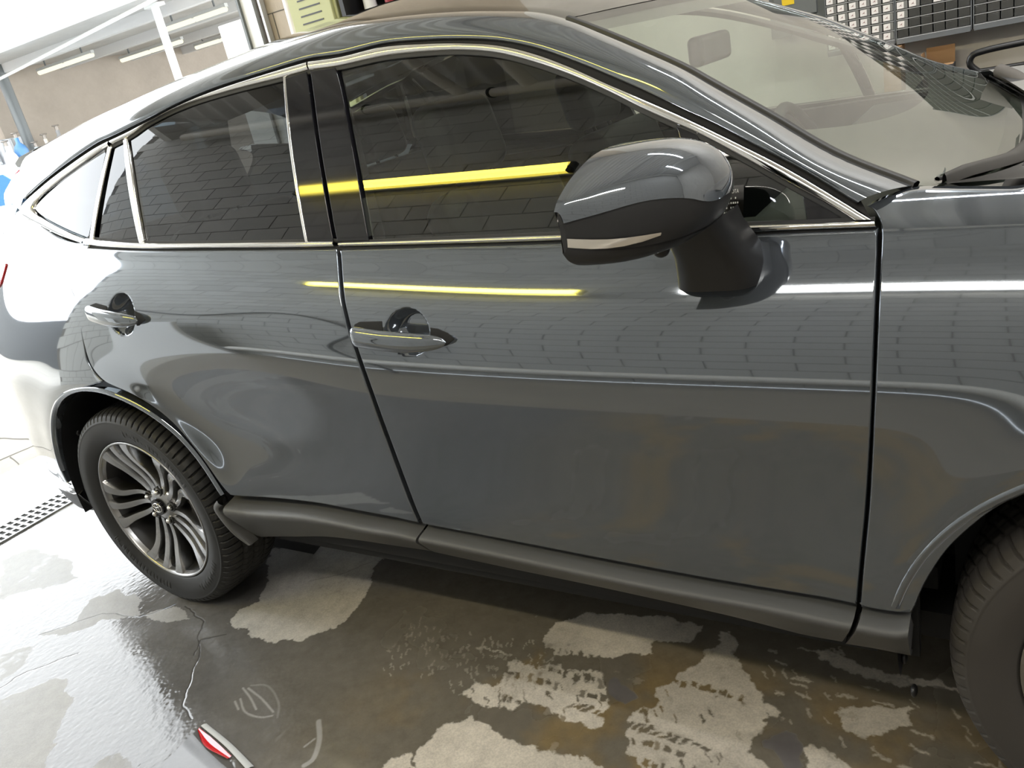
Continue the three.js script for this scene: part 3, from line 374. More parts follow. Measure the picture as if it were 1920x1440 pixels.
// --- lower cladding: shelf on top, face below
function clad(name, top, bottom, parent) {
  const a = resample(top, 50), b = resample(bottom, 50), rows = a.map((p, i) => { const q = b[i], L = (s) => p.clone().lerp(q, s); const mk = (s, dz) => { const v = L(s); v.z = 0.905 + dz; return v; }; const w = (p.z - 0.9);
    return [V(p.x, p.y + 0.012, 0.865 + w), V(p.x, p.y + 0.007, 0.88 + w), V(p.x, p.y + 0.003, 0.895 + w), mk(0.0, 0.008 + w), mk(0.03, 0.0175 + w), mk(0.06, 0.0225 + w), mk(0.10, 0.0250 + w), mk(0.15, 0.0250 + w), mk(0.22, 0.0215 + w), mk(0.4, 0.0085 + w), mk(0.7, -0.013 + w), mk(0.9, -0.03 + w), mk(0.97, -0.04 + w), V(q.x, q.y, 0.85 + w), V(q.x, q.y + 0.004, 0.80 + w)]; });
  const ends = [0, 49].map((k) => { const c = rows[k].slice(2, 12), m = V((a[k].x + b[k].x) / 2, (a[k].y + b[k].y) / 2, 0.86); return grid([c, c.map(() => m)]); });
  return mesh(name, [grid(rows), ...ends], M.cladding, parent);
}
clad('sill_cladding', P.rockerFront.slice(0, 6), P.rockerFront.slice(8, 15).reverse(), doorF);
clad('sill_cladding', P.rockerRear.slice(0, 8), P.rockerRear.slice(10, 16).reverse(), doorR);
clad('sill_cladding', P.rockerFender.slice(0, 3), P.rockerFender.slice(4, 7).reverse(), fender);
mesh('arch_end', ribbon(P.archEnd.slice(0, 5), P.archEnd.slice(5, 10).reverse(), { n: 20, lift: 0.02, bulge: 0.004 }), M.cladding, quarter);
// black shell added behind the panel gaps so they look dark
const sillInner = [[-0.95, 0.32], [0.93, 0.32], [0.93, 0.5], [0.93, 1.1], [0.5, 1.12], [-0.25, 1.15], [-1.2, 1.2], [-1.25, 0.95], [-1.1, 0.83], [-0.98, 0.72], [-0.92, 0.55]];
mesh('gap_backing', panel(sillInner, (x, y) => Math.min(0.86, bodyZ(x, y) - 0.045), { cell: 0.05, r: 0.001, soft: false }), M.seal, car);
mesh('underbody', [box(3.9, 0.06, 1.5, 0, 0.31, 0), box(1.7, 0.16, 1.64, 0, 0.36, 0)], M.seal, car);
// wheel houses
for (const cx of [-1.345, 1.345]) { const rows = []; for (let i = 0; i <= 40; i++) { const a = (-8 + 196 * i / 40) * Math.PI / 180; const row = []; for (const z of [0.895, 0.86, 0.72, 0.55]) row.push(V(cx + 0.448 * Math.cos(a), 0.36 + 0.448 * Math.sin(a), z)); rows.push(row); } const wh = mesh('wheel_house', [grid(rows), new THREE.CircleGeometry(0.45, 40).translate(cx, 0.36, 0.55)], M.plastic, car); for (const [a, zz] of (cx < 0 ? [[160, 0.82], [148, 0.83]] : [[196, 0.86], [186, 0.86]])) mesh('fastener', new THREE.SphereGeometry(0.013, 10, 6).scale(0.5, 1, 1).translate(cx + 0.444 * Math.cos(a * Math.PI / 180), 0.36 + 0.444 * Math.sin(a * Math.PI / 180), zz), M.black, wh); }
// --- windows
const G0 = (k) => (x, y) => glassZ(x, y) + k;
const po = { cell: 0.03, r: 0.001, depth: 0.004 };
mesh('side_glass', panel(P.fGlass, G0(-0.004), po), M.glass, doorF);
mesh('quarter_light', panel(P.fqGlass, G0(-0.003), po), M.glass, doorF);
mesh('side_glass', panel(P.rGlass, G0(-0.004), po), M.tint, doorR);
mesh('fixed_glass', panel(P.rGlassFix, G0(-0.004), po), M.tint, doorR);
mesh('fixed_glass', panel(P.qGlass, G0(-0.001), po), M.tint, quarter);
mesh('pillar_cover', panel(P.bRear, G0(0.003), { r: 0.002, depth: 0.02 }), M.gloss, doorR);
mesh('pillar_cover', panel(P.bFront, G0(0.003), { r: 0.002, depth: 0.02 }), M.gloss, doorF);
mesh('pillar_cover', panel(P.divBar, G0(0.001), { r: 0.002, depth: 0.01 }), M.gloss, doorF);
mesh('corner_cover', panel(P.fqPanel, G0(0.0), { r: 0.001, depth: 0.01 }), M.gloss, doorF);
mesh('division_bar', panel(P.bar2, G0(0.004), { r: 0.004, depth: 0.02 }), M.chrome, doorR);
mesh('division_bar', panel(P.bar1, G0(0.004), { r: 0.004, depth: 0.02 }), M.chrome, doorR);
mesh('glass_edge', panel(P.strip3, G0(0.004), { r: 0.0015, depth: 0.01, cell: 0.01 }), M.chrome, doorR);
// etched maker's mark at the corner of the quarter light
{ const c = document.createElement('canvas'); c.width = 256; c.height = 256; const g = c.getContext('2d'); g.fillStyle = '#050506'; g.fillRect(0, 0, 256, 256); g.fillStyle = '#b8b8b4'; g.font = '44px sans-serif'; g.fillText('TOYOTA', 40, 60); for (let k = 0; k < 4; k++) for (let i = 0; i < 7; i++) if (hash(i, k, 12) > 0.25) g.fillRect(40 + i * 24, 92 + k * 38, 8 + 8 * hash(i, k, 13), 14); const t = new THREE.CanvasTexture(c); t.colorSpace = THREE.SRGBColorSpace;
  const q = [[0.632, 1.20], [0.672, 1.20], [0.632, 1.15], [0.672, 1.15]].map(([x, y]) => V(x, y, glassZ(x, y) + 0.001)), ge = new THREE.BufferGeometry(); ge.setAttribute('position', new THREE.Float32BufferAttribute(q.flatMap((p) => [p.x, p.y, p.z]), 3)); ge.setAttribute('uv', new THREE.Float32BufferAttribute([0, 1, 1, 1, 0, 0, 1, 0], 2)); ge.setIndex([0, 2, 1, 1, 2, 3]); ge.computeVertexNormals(); mesh('glass_mark', ge, new THREE.MeshStandardMaterial({ map: t, roughness: 0.2 }), doorF); }
// chrome frames
const hump = (s) => (s < 0.5 ? Math.sin(Math.PI * s) ** 0.7 : Math.sin(Math.PI * s) ** 1.1);
mesh('window_trim', ribbon(P.chromeOut.slice(10).map((p, i) => (i ? p : [p[0] + 0.006, p[1], p[2]])), P.chromeIn.slice(11).map((p, i) => (i ? p : [p[0] + 0.004, p[1], p[2]])), { n: 90, bulge: 0.005, fn: hump }), M.chrome, doorF);
mesh('window_trim', ribbon(P.chromeOut.slice(5, 11), [P.chromeIn[5], ...P.chromeIn.slice(6, 12)], { n: 60, bulge: 0.005, fn: hump }), M.chrome, doorR);
mesh('window_trim', [ribbon(P.chromeOut.slice(0, 6), P.chromeIn.slice(0, 5).concat([[P.chromeOut[5][0] + 0.002, P.chromeIn[4][1] + 0.004, P.chromeIn[4][2]]]), { n: 40, bulge: 0.005, fn: hump }), ribbon([P.chromeOut[0], ...P.chromeTipLow], [P.chromeIn[0], ...P.chromeTipLowIn], { n: 40, bulge: 0.004 })], M.chrome, quarter);
mesh('belt_trim', ribbon(P.beltTop.slice(6), P.beltBot.slice(6), { n: 60, bulge: 0.005, lift: 0.006 }), M.chrome, doorF);
mesh('belt_trim', ribbon(P.beltTop.slice(0, 6), P.beltBot.slice(0, 6), { n: 60, bulge: 0.005, lift: 0.006 }), M.chrome, doorR);
// black reveals around the chrome
mesh('belt_seal', ribbon(P.beltBot.map((p) => [p[0], p[1] + 0.002, p[2]]), P.beltBot.map((p) => [p[0], p[1] - 0.014, p[2] + 0.004]), { n: 80, bulge: 0, lift: 0.001 }), M.seal, car);
mesh('roof_seal', ribbon(P.railLow.map((p) => [p[0], p[1] + 0.01, p[2] - 0.01]), P.chromeOut.map((p) => [p[0], p[1] - 0.006, p[2]]), { n: 90, bulge: 0, lift: -0.008 }), M.seal, car);
mesh('glass_seal', [ribbon(P.chromeIn.slice(4).map((p) => [p[0], p[1] + 0.004, p[2]]), P.chromeIn.slice(4).map((p) => [p[0], p[1] - 0.008, p[2] + 0.003]), { n: 90, bulge: 0, lift: 0.001, sink: 0.004 }), ribbon(P.beltTop.map((p) => [p[0], p[1] + 0.006, p[2] - 0.002]), P.beltTop.map((p) => [p[0], p[1] - 0.002, p[2]]), { n: 80, bulge: 0, lift: 0.001, sink: 0.003 })], M.rubber, car);
// --- roof rail and pillars (body side outer), roof, windscreen
const L3 = P.railLow.map((p) => V(...p)), U3 = P.railUp.map((p) => V(...p));
const Ls = resample(P.railLow, 2).length && (() => { const a = new THREE.CatmullRomCurve3(L3, false, 'centripetal'), b = new THREE.CatmullRomCurve3(U3, false, 'centripetal'), n = 116; return Array.from({ length: n + 1 }, (_, i) => [a.getPoint(i / n), b.getPoint(i / n), i / n]); })();
const railRows = Ls.map(([a, b, t]) => { const row = [], dy = b.y - a.y, pil = smooth(0.66, 0.8, t); const c = V(lerp(a.x, b.x, 0.35), a.y + dy * 0.86 + 0.012 * pil, a.z - Math.max(0, dy) * 0.42 + 0.012 * pil); row.push(V(a.x, a.y - 0.002, a.z - 0.03), V(a.x, a.y - 0.004, a.z - 0.006)); for (let j = 0; j <= 14; j++) { const s = j / 14; row.push(a.clone().multiplyScalar((1 - s) * (1 - s)).addScaledVector(c, 2 * s * (1 - s)).addScaledVector(b, s * s)); } row.push(V(b.x - 0.002, b.y - 0.012, b.z - 0.004)); return row; });
const gRail = grid(railRows.map((r) => r.slice().reverse()));
mesh('roof_rail', gRail, M.paint, car);
const iRoof = 16;                                                    // rail station where the windscreen begins
const uAt = (k) => { const c = new THREE.CatmullRomCurve3(U3, false, 'centripetal'); return c.getPoint(k / (U3.length - 1)); };
{ const rows = []; for (let i = 0; i <= 80; i++) { const k = iRoof * i / 80, u = uAt(k), row = []; for (let j = 0; j <= 48; j++) { const s = -1 + 2 * j / 48, w = 1 - s * s, fr = smooth(12, 16, k); row.push(V(u.x + 0.1 * fr * w - 0.06 * smooth(3, 0, k) * w, u.y - 0.004 * (Math.abs(s) > 0.99) + 0.062 * (1 - Math.abs(s) ** 2.2) * (1 - 0.9 * fr), u.z * s)); } rows.push(row); }
  mesh('roof_panel', grid(rows), std([0.012, 0.011, 0.01], 0.08, 0, { clearcoat: 0.5 }), car);
  const liner = rows.filter((_, i) => i % 8 === 0).map((r) => r.filter((_, j) => j % 6 === 0).map((p) => V(p.x, p.y - 0.03, p.z * 0.98))); mesh('headliner', grid(liner), M.liner, car);
}
const shieldAt = (t0, s) => { const t = Math.min(t0, 1 + 0.25 * (1 - s * s)); const k = iRoof + (U3.length - 1 - iRoof) * Math.min(1, t), u = uAt(k), w = 1 - Math.abs(s) ** 2; const o = V(u.x + lerp(0.10, 0.16, t) * w, u.y + lerp(0.006, -0.085, t) * (1 - Math.abs(s) ** 2.2), (u.z - 0.006) * s); if (t > 1) { o.x += (t - 1) * 0.62; o.y -= (t - 1) * 0.36; } return o; };
const sheet = (t0, t1, s0, s1, n, m, d = 0) => { const rows = []; for (let i = 0; i <= n; i++) { const row = []; for (let j = 0; j <= m; j++) { const p = shieldAt(lerp(t0, t1, i / n), lerp(s0, s1, j / m)); p.y -= d; row.push(p); } rows.push(row); } return grid(rows); };
const shield = sub('windscreen', car);
mesh('glass_pane', sheet(0.005, 1.12, -0.99, 0.99, 60, 40), M.shield, shield);
mesh('black_border', [sheet(0.015, 0.075, -0.97, 0.97, 6, 40, 0.012), sheet(0.75, 1.12, -0.96, 0.96, 30, 40, 0.012), sheet(0.02, 1.0, 0.925, 0.97, 60, 3, 0.012), sheet(0.02, 1.0, -0.97, -0.925, 60, 3, 0.012)], std([0.03, 0.029, 0.027], 0.3), shield);
mesh('pillar_trim', ribbon(U3.slice(iRoof).map((p) => [p.x, p.y + 0.001, p.z + 0.003]), U3.slice(iRoof).map((p) => [p.x + 0.006, p.y - 0.002, p.z - 0.016]), { n: 50, bulge: 0.003, lift: 0.003, ref: [0.3, 1, 0.5] }), M.plastic, shield);
// bonnet, cowl and wipers
{ const rows = []; for (let i = 0; i <= 30; i++) { const k = i / 30, row = []; for (let j = 0; j <= 40; j++) { const t = -1 + 2 * j / 40, w = 1 - t * t, x = lerp(0.952 + 0.165 * w, 2.2 + 0.16 * w, k), e = bodyTop(lerp(0.952, 2.2, k)); row.push(V(x, e[0] + 0.001 + lerp(-0.062, 0.035, smooth(0, 0.5, k)) * (1 - Math.abs(t) ** 2.4), (e[1] - 0.002) * t)); } rows.push(row); } mesh('bonnet', grid(rows), M.paint, car);
  const nose = [[0.3, -0.06], [0.42, 0], [0.6, 0.02], [0.78, 0.02], [0.9, -0.02], [0.985, -0.09]].map(([y, d]) => { const row = []; for (let j = 0; j <= 32; j++) { const t = -1 + 2 * j / 32; row.push(V(2.2 + (0.22 + d) * (1 - Math.abs(t) ** 2.6), y, 0.775 * t)); } return row; }); mesh('front_bumper', grid(nose), M.paint, car); }
function bodyTop(x) { const y = 0.6 + (1.1695 - 0.6) * (beltY(x) - 0.6) / 0.535; return [y, bodyZ(x, y)]; }
const cowl = sub('cowl_panel', car);
mesh('cowl_tray', sheet(1.1, 1.19, -0.97, 0.97, 4, 40, -0.002), M.plastic, cowl);
for (const t of [1.105, 1.12, 1.135, 1.15]) { const pts = []; for (let j = 0; j <= 24; j++) { const p = shieldAt(t, lerp(-0.95, 0.5, j / 24)); pts.push([p.x, p.y + 0.006, p.z]); } mesh('vent_slat', tube(pts, 0.003, 40, 5), M.black, cowl); }
{ const pts = []; for (let j = 0; j <= 24; j++) { const p = shieldAt(1.14, lerp(-0.96, 0.1, j / 24)); pts.push([p.x + 0.03, p.y + 0.012 + 0.004 * Math.sin(j), p.z]); } mesh('cowl_foam', tube(pts, 0.02, 50, 8), std([0.12, 0.11, 0.1], 0.8), cowl); }
const wiper = sub('wiper', car);
{ const a = shieldAt(1.0, 0.885), b = shieldAt(1.0, 0.5), c = shieldAt(1.0, 0.22), d = shieldAt(0.99, -0.1); const up = (p, k) => V(p.x, p.y + k, p.z);
  const rows = [[up(a, 0.006), 0.004], [up(a.clone().lerp(b, 0.25), 0.014), 0.013], [up(a.clone().lerp(b, 0.65), 0.018), 0.018], [up(b, 0.022), 0.02], [up(b.clone().lerp(c, 0.5), 0.022), 0.02], [up(c, 0.03), 0.018], [up(d, 0.03), 0.016]].map(([p, w]) => [V(p.x - w, p.y - 0.008, p.z), V(p.x - w * 0.7, p.y + 0.005, p.z), V(p.x, p.y + 0.010, p.z), V(p.x + w * 0.7, p.y + 0.004, p.z), V(p.x + w, p.y - 0.010, p.z)]);
  mesh('wiper_arm', grid(rows), std([0.035, 0.033, 0.031], 0.5), wiper);
  mesh('wiper_blade', tube([[a.x - 0.012, a.y + 0.004, a.z - 0.01], [b.x - 0.03, b.y + 0.006, b.z], [c.x - 0.035, c.y + 0.006, c.z], [d.x - 0.035, d.y + 0.006, d.z]], 0.005, 30, 6), M.rubber, wiper);
  const e = shieldAt(1.16, 0.34); mesh('wiper_link', [rod([c.x, c.y + 0.02, c.z], [e.x + 0.03, e.y + 0.02, e.z], 0.012), rod([e.x + 0.03, e.y + 0.02, e.z], [b.x + 0.05, b.y + 0.01, b.z - 0.02], 0.008)], M.plastic, wiper); }
// rear hatch, spoiler, tail
{ const c0 = U3[0]; const rows = []; for (let i = 0; i <= 12; i++) { const t = i / 12, row = []; for (let j = 0; j <= 24; j++) { const s = -1 + 2 * j / 24, w = 1 - s * s; row.push(V(lerp(c0.x - 0.01, -2.27, t) - 0.1 * w, lerp(1.50, 1.14, t) + 0.03 * w * (1 - t), lerp(0.455, 0.62, t) * s)); } rows.push(row); } mesh('hatch_glass', grid(rows), M.tint, car);
  const tr = []; for (let i = 0; i <= 8; i++) { const t = i / 8, row = []; for (let j = 0; j <= 24; j++) { const s = -1 + 2 * j / 24; row.push(V(-2.30 - 0.09 * (1 - s * s) - 0.04 * Math.sin(Math.PI * t), lerp(1.14, 0.36, t), 0.66 * s)); } tr.push(row); } mesh('tailgate', grid(tr), M.paint, car); }
// quarter pillar: from the window chrome back to the hatch
{ const A = [[-1.758, 1.385, 0.672], [-1.795, 1.355, 0.67], [-1.86, 1.385, 0.66]], rows = []; const low = [L3[0].clone(), V(-1.80, 1.355, 0.676), V(-1.87, 1.378, 0.655), V(-2.0, 1.362, 0.615)], up = [U3[0].clone(), V(-1.99, 1.515, 0.46), V(-2.03, 1.49, 0.465), V(-2.09, 1.44, 0.485)];
  for (let i = 0; i < 4; i++) { const row = []; for (let j = 0; j <= 8; j++) { const s = j / 8, p = low[i].clone().lerp(up[i], s); p.y += 0.02 * Math.sin(Math.PI * s); p.z += 0.02 * Math.sin(Math.PI * s); row.push(p); } rows.push(row); } mesh('quarter_pillar', grid(rows), M.paint, quarter);
  const sp = [[-1.95, 1.531, 0, 0.468], [-2.05, 1.52, 0.04, 0.472], [-2.115, 1.502, 0.1, 0.462], [-2.12, 1.488, 0.1, 0.455], [-2.09, 1.482, 0.08, 0.45], [-1.99, 1.485, 0.02, 0.45]].map(([x, y, d, z]) => { const row = []; for (let j = 0; j <= 24; j++) { const t = -1 + 2 * j / 24; row.push(V(x - d * (1 - t * t), y + 0.056 * (1 - Math.abs(t) ** 2.2), z * t)); } return row; });
  mesh('spoiler', [grid(sp), ...[0, 24].map((j) => grid([sp.slice(0, 3).map((r) => r[j]), sp.slice(3).reverse().map((r) => r[j])]))], M.paint, car); }
// --- door handles
function handle(parent, pts, lift, outline) {
  const rows = [], n = 40, x0 = pts[0][0], x1 = pts[1][0];
  for (let i = 0; i <= n; i++) { const s = i / n, x = lerp(x0, x1, s), y = lerp(pts[0][1], pts[1][1], s) - 0.004 * Math.sin(Math.PI * s), h = 0.0215 * Math.min(1, Math.sqrt(Math.max(0, s) / 0.03)) * Math.sqrt(Math.max(0, 1 - (s > 0.45 ? ((s - 0.45) / 0.55) ** 2.2 : 0))) + 0.0006, th = 0.012 * Math.min(1, Math.sqrt(s / 0.04)) * Math.sqrt(Math.max(0.0, 1 - (s > 0.6 ? ((s - 0.6) / 0.4) ** 2 : 0))) + 0.0006, z = bodyZ(x, y) + lift + 0.006 * Math.sin(Math.PI * Math.min(1, s * 1.05)), row = [];
    for (let j = 0; j <= 20; j++) { const a = 2 * Math.PI * j / 20, c = Math.cos(a), q = Math.sin(a); row.push(V(x, y + h * Math.sign(q) * Math.abs(q) ** 0.8 - 0.25 * th * c, z + th * Math.sign(c) * Math.abs(c) ** 0.85)); } rows.push(row); }
  const h = sub('door_handle', parent); mesh('grip', grid(rows), M.paint, h);
  const ring = area(outline) < 0 ? [...outline].reverse() : outline, wide = inset(dense(ring.map((p) => [p[0], p[1]]), 0.01), -0.006), cx = pts[2];
  for (const q of [clipHalf(wide, 0, -1, cx - 0.066), clipHalf(wide, 0, 1, cx + 0.066)]) mesh('handle_gasket', panel(q, skinZ, { r: 0.001, depth: 0.003, lift: 0.0012, cell: 0.01, soft: false }), M.seal, h);
}
handle(car, [[-0.184, 0.987], [0.076, 0.972], -0.043], 0.021, P.handleF);
handle(car, [[-1.196, 1.062], [-0.962, 1.036], -1.066], 0.021, P.handleR);
// --- door mirror
const mir = sub('door_mirror', car);
{ const secs = [[0.895, 0.60, 0.68, 1.19, 1.275], [0.93, 0.58, 0.700, 1.172, 1.303], [0.97, 0.562, 0.704, 1.162, 1.317], [1.01, 0.545, 0.695, 1.157, 1.319], [1.045, 0.53, 0.675, 1.156, 1.313], [1.072, 0.519, 0.647, 1.158, 1.301], [1.095, 0.51, 0.612, 1.164, 1.287], [1.112, 0.503, 0.572, 1.173, 1.272], [1.121, 0.499, 0.535, 1.184, 1.261], [1.125, 0.497, 0.508, 1.193, 1.253]];
  const c = secs[0].map((_, k) => spline(secs.map((s) => [s[0], s[k]])));
  const zs = []; for (let i = 0; i <= 44; i++) { const t = i / 44; zs.push(lerp(0.895, 1.125, 1 - (1 - t) ** 1.7)); }
  const sec = (z, a0, a1, n, off = 0) => { const [xr, xf, yb, yt] = [1, 2, 3, 4].map((k) => c[k](z)); const ym = (yb + yt) / 2, h = (yt - yb) / 2 + off, o = []; for (let j = 0; j <= n; j++) { const a = lerp(a0, a1, j / n) * Math.PI / 180; o.push(V(xr + (xf + off - xr) * Math.max(0, Math.cos(a)) ** 0.6, ym + h * Math.sign(Math.sin(a)) * Math.abs(Math.sin(a)) ** 0.9, z + off * smooth(1.08, 1.125, z))); } return o; };
  const split = (z) => lerp(-9, 24, smooth(1.0, 1.125, z));
  mesh('mirror_cap', grid(zs.map((z) => sec(z, 90, split(z) + 1, 24, 0.0025))), M.paint, mir);
  mesh('mirror_housing', [grid(zs.map((z) => sec(z, split(z) + 4, -90, 24)))], M.plastic, mir);
  mesh('mirror_seam', [grid(zs.map((z) => sec(z, -38, -41, 3, 0.0012)))], M.black, mir);
  mesh('mirror_rim', grid(zs.map((z) => { const s = sec(z, 90, -90, 20); const m = V(c[1](z) + 0.003, (c[3](z) + c[4](z)) / 2, z); return [s[0], m, s[s.length - 1]]; })), M.chrome, mir);
  mesh('mirror_end', grid([sec(1.125, 90, -90, 16), sec(1.125, 90, -90, 16).map((p) => V(0.5, p.y, 1.125))]), M.plastic, mir);
  const lz = [1.125, 1.123, 1.119, 1.113, 1.104, 1.092, 1.078]; mesh('turn_lamp', grid(lz.map((z, i) => { const k = 1 - i / 6; return sec(z, -12 - 8 * (1 - k), -14 - 8 * (1 - k) - 24 * Math.max(0.02, k) ** 0.7, 6, 0.003); })), std([0.75, 0.70, 0.62], 0.12, 0.7, { clearcoat: 1 }), mir);
  const ft = [[0.57, 0.69, 1.19, 0.985], [0.572, 0.69, 1.165, 0.965], [0.574, 0.695, 1.14, 0.945], [0.572, 0.702, 1.115, 0.927], [0.566, 0.712, 1.085, 0.912], [0.56, 0.712, 1.05, 0.898]];
  const rows = ft.map(([x0, x1, y, z]) => { const o = []; for (let j = 0; j <= 20; j++) { const a = Math.PI * (j / 20); o.push(V(lerp(x0, x1, 0.5 - 0.5 * Math.sign(Math.cos(a)) * Math.abs(Math.cos(a)) ** 0.5), y, z - 0.10 + 0.10 * Math.sin(a) ** 0.6)); } return o; });
  mesh('mirror_foot', [grid(rows), grid([rows[5], rows[5].map((p) => V(p.x, p.y - 0.001, 0.82))])], M.plastic, mir);
  mesh('camera_eye', new THREE.SphereGeometry(0.014, 14, 10).translate(0.60, 1.156, 1.0), M.black, mir); }
// --- wheels
function makeWheel(name) {
  const w = new THREE.Group(); w.name = name;
  const prof = [[0.245, -0.085], [0.262, -0.1], [0.30, -0.113], [0.335, -0.113], [0.352, -0.104], [0.3605, -0.088], [0.3645, -0.07], [0.366, -0.045], [0.3665, 0], [0.366, 0.045], [0.3645, 0.07], [0.3605, 0.088], [0.352, 0.104], [0.343, 0.110], [0.335, 0.113], [0.325, 0.1145], [0.30, 0.114], [0.275, 0.107], [0.262, 0.1], [0.257, 0.094], [0.25, 0.088]];
  const cr = new THREE.CatmullRomCurve3(prof.map(([r, z]) => V(r, z, 0))), NP = 120, NT = 1260, p = [], ix = [];
  for (let i = 0; i <= NT; i++) { const th = i / NT * 2 * Math.PI; for (let j = 0; j <= NP; j++) { const q = cr.getPoint(j / NP); let r = q.x, z = q.y; const az = Math.abs(z);
      if (r > 0.338) { let g = 0; for (const c of [-0.045, 0, 0.045]) g = Math.max(g, 1 - smooth(0.0035, 0.006, Math.abs(z - c))); const ph = th * 84 / (2 * Math.PI) + (z > 0 ? 0 : 0.5) + 6 * Math.sign(z) * (az - 0.07) * (az > 0.05 ? 1 : 3), f = Math.abs(ph - Math.floor(ph) - 0.5); if (az > 0.052) g = Math.max(g, 1 - smooth(0.075, 0.115, f)); else if (az < 0.04 && az > 0.007) g = Math.max(g, 0.6 * (1 - smooth(0.06, 0.12, f))); r -= 0.0065 * g * smooth(0.338, 0.35, r); if (az > 0.1) z -= Math.sign(z) * 0.003 * g; }
      if (z > 0.1 && r < 0.34 && r > 0.262) { const rib = gauss(r, 0.334, 0.003) * 0.0015; z += rib; const deg = (th * 180 / Math.PI) % 360; if (r > 0.288 && r < 0.312 && ((deg > 20 && deg < 75) || (deg > 200 && deg < 255) || (deg > 290 && deg < 325))) { const l = Math.floor(deg / 3.2), u = deg / 3.2 - l; if (u < 0.78 && hash(l, Math.floor((r - 0.288) / 0.008), 88) > 0.25) z += 0.0014; } }
      p.push(r * Math.cos(th), r * Math.sin(th), z); } }
  for (let i = 0; i < NT; i++) for (let j = 0; j < NP; j++) { const a = i * (NP + 1) + j, b = a + 1, c = a + NP + 1, d = c + 1; ix.push(a, c, b, b, c, d); }
  const g = new THREE.BufferGeometry(); g.setAttribute('position', new THREE.Float32BufferAttribute(p, 3)); g.setIndex(ix); g.computeVertexNormals(); mesh('tyre', g, M.tyre, w);
  const lathe = (q, n = 96) => new THREE.LatheGeometry(q.map(([r, z]) => new THREE.Vector2(r, z)), n).rotateX(Math.PI / 2);
  mesh('rim', lathe([[0.258, 0.092], [0.2575, 0.098], [0.255, 0.1005], [0.251, 0.1], [0.2475, 0.095], [0.2455, 0.088], [0.243, 0.08]]), M.alloy, w);
  mesh('rim_barrel', lathe([[0.243, 0.08], [0.238, 0.06], [0.232, 0.03], [0.228, -0.09]]), M.alloyDark, w);
  mesh('spoke_backing', new THREE.RingGeometry(0.03, 0.23, 48).translate(0, 0, -0.02), M.black, w);  // black ring put in for the dark between the spokes
  const face = (r) => 0.062 + 0.034 * smooth(0.05, 0.24, r);
  for (let k = 0; k < 5; k++) { const base = 90 + 72 * k + 14; for (let m = -1; m <= 1; m++) {
      const rows = []; for (let i = 0; i <= 26; i++) { const t = i / 26, r = lerp(0.04, 0.2475, t), a = (base + m * lerp(27, 15.8, smooth(0, 0.7, t)) + 15 * (t - 0.45) * (1 - t) * 2) * Math.PI / 180, wd = lerp(0.0095, 0.0135, smooth(0.1, 0.7, t)), fl = t > 0.62 ? 0.020 * ((t - 0.62) / 0.38) ** 1.8 : 0, l = wd + (m < 0 ? fl : fl * 0.15), q = wd + (m > 0 ? fl : fl * 0.15), cx = r * Math.cos(a), cy = r * Math.sin(a), tx = -Math.sin(a), ty = Math.cos(a), z = face(r) - 0.012 * Math.sin(Math.PI * t); const row = []; for (const [o, dz] of [[-l * 1.05, -0.045], [-l, -0.009], [-l * 0.8, 0], [0, 0.0005], [q * 0.8, 0], [q, -0.009], [q * 1.05, -0.045]]) row.push(V(cx + tx * o, cy + ty * o, z + dz)); rows.push(row); }
      mesh('spoke', toCreasedNormals(grid(rows.map((r) => r.slice().reverse())), 0.45), M.alloy, w); } }
  const hub = mesh('hub', new THREE.LatheGeometry([[0.001, 0.066], [0.04, 0.066], [0.056, 0.06], [0.07, 0.045], [0.074, 0.0]].map(([r, z]) => new THREE.Vector2(r, z)), 60).rotateX(Math.PI / 2), M.alloy, w);
  for (let k = 0; k < 5; k++) { const a = (90 + 72 * k + 50) * Math.PI / 180; mesh('lug_nut', [new THREE.CylinderGeometry(0.0095, 0.0105, 0.02, 6).rotateX(Math.PI / 2).translate(0.057 * Math.cos(a), 0.057 * Math.sin(a), 0.06), new THREE.SphereGeometry(0.0085, 10, 6).translate(0.057 * Math.cos(a), 0.057 * Math.sin(a), 0.068)], M.chrome, w); mesh('lug_recess', new THREE.TorusGeometry(0.0155, 0.003, 8, 20).translate(0.057 * Math.cos(a), 0.057 * Math.sin(a), 0.0615), M.alloyDark, w); }
  mesh('hub_cap', new THREE.CylinderGeometry(0.029, 0.031, 0.012, 40).rotateX(Math.PI / 2).translate(0, 0, 0.07), M.gloss, w);
  const el = (rx, ry, cx, cy) => { const pts = []; for (let i = 0; i <= 32; i++) { const a = i / 32 * 2 * Math.PI; pts.push([cx + rx * Math.cos(a), cy + ry * Math.sin(a), 0.0765]); } return tube(pts, 0.0017, 64, 6); };
  mesh('emblem', [el(0.0235, 0.0165, 0, 0), el(0.0085, 0.0155, 0, 0), el(0.0175, 0.0072, 0, 0.008)], M.chrome, w);
  mesh('brake_disc', [new THREE.CylinderGeometry(0.155, 0.155, 0.012, 48).rotateX(Math.PI / 2).translate(0, 0, -0.005), box(0.05, 0.13, 0.05, 0.13, 0.02, 0.0)], M.steel, w);
  return w;
}
const wheelR = makeWheel('rear_wheel'); wheelR.position.set(-1.345, 0.362, 0.80); wheelR.rotation.z = 0.1; car.add(wheelR);
const wheelF = wheelR.clone(); wheelF.name = 'front_wheel'; wheelF.position.set(1.345, 0.362, 0.80); wheelF.rotation.set(0, -0.03, 0.9); wheelF.children.find((c) => c.name === 'tyre').material = M.tyreBrown; car.add(wheelF);
for (const x of [-1.345, 1.345]) { const f = wheelR.clone(); f.name = x < 0 ? 'rear_wheel' : 'front_wheel'; f.rotation.set(0, Math.PI, 0); f.position.set(x, 0.362, -0.80); car.add(f); }
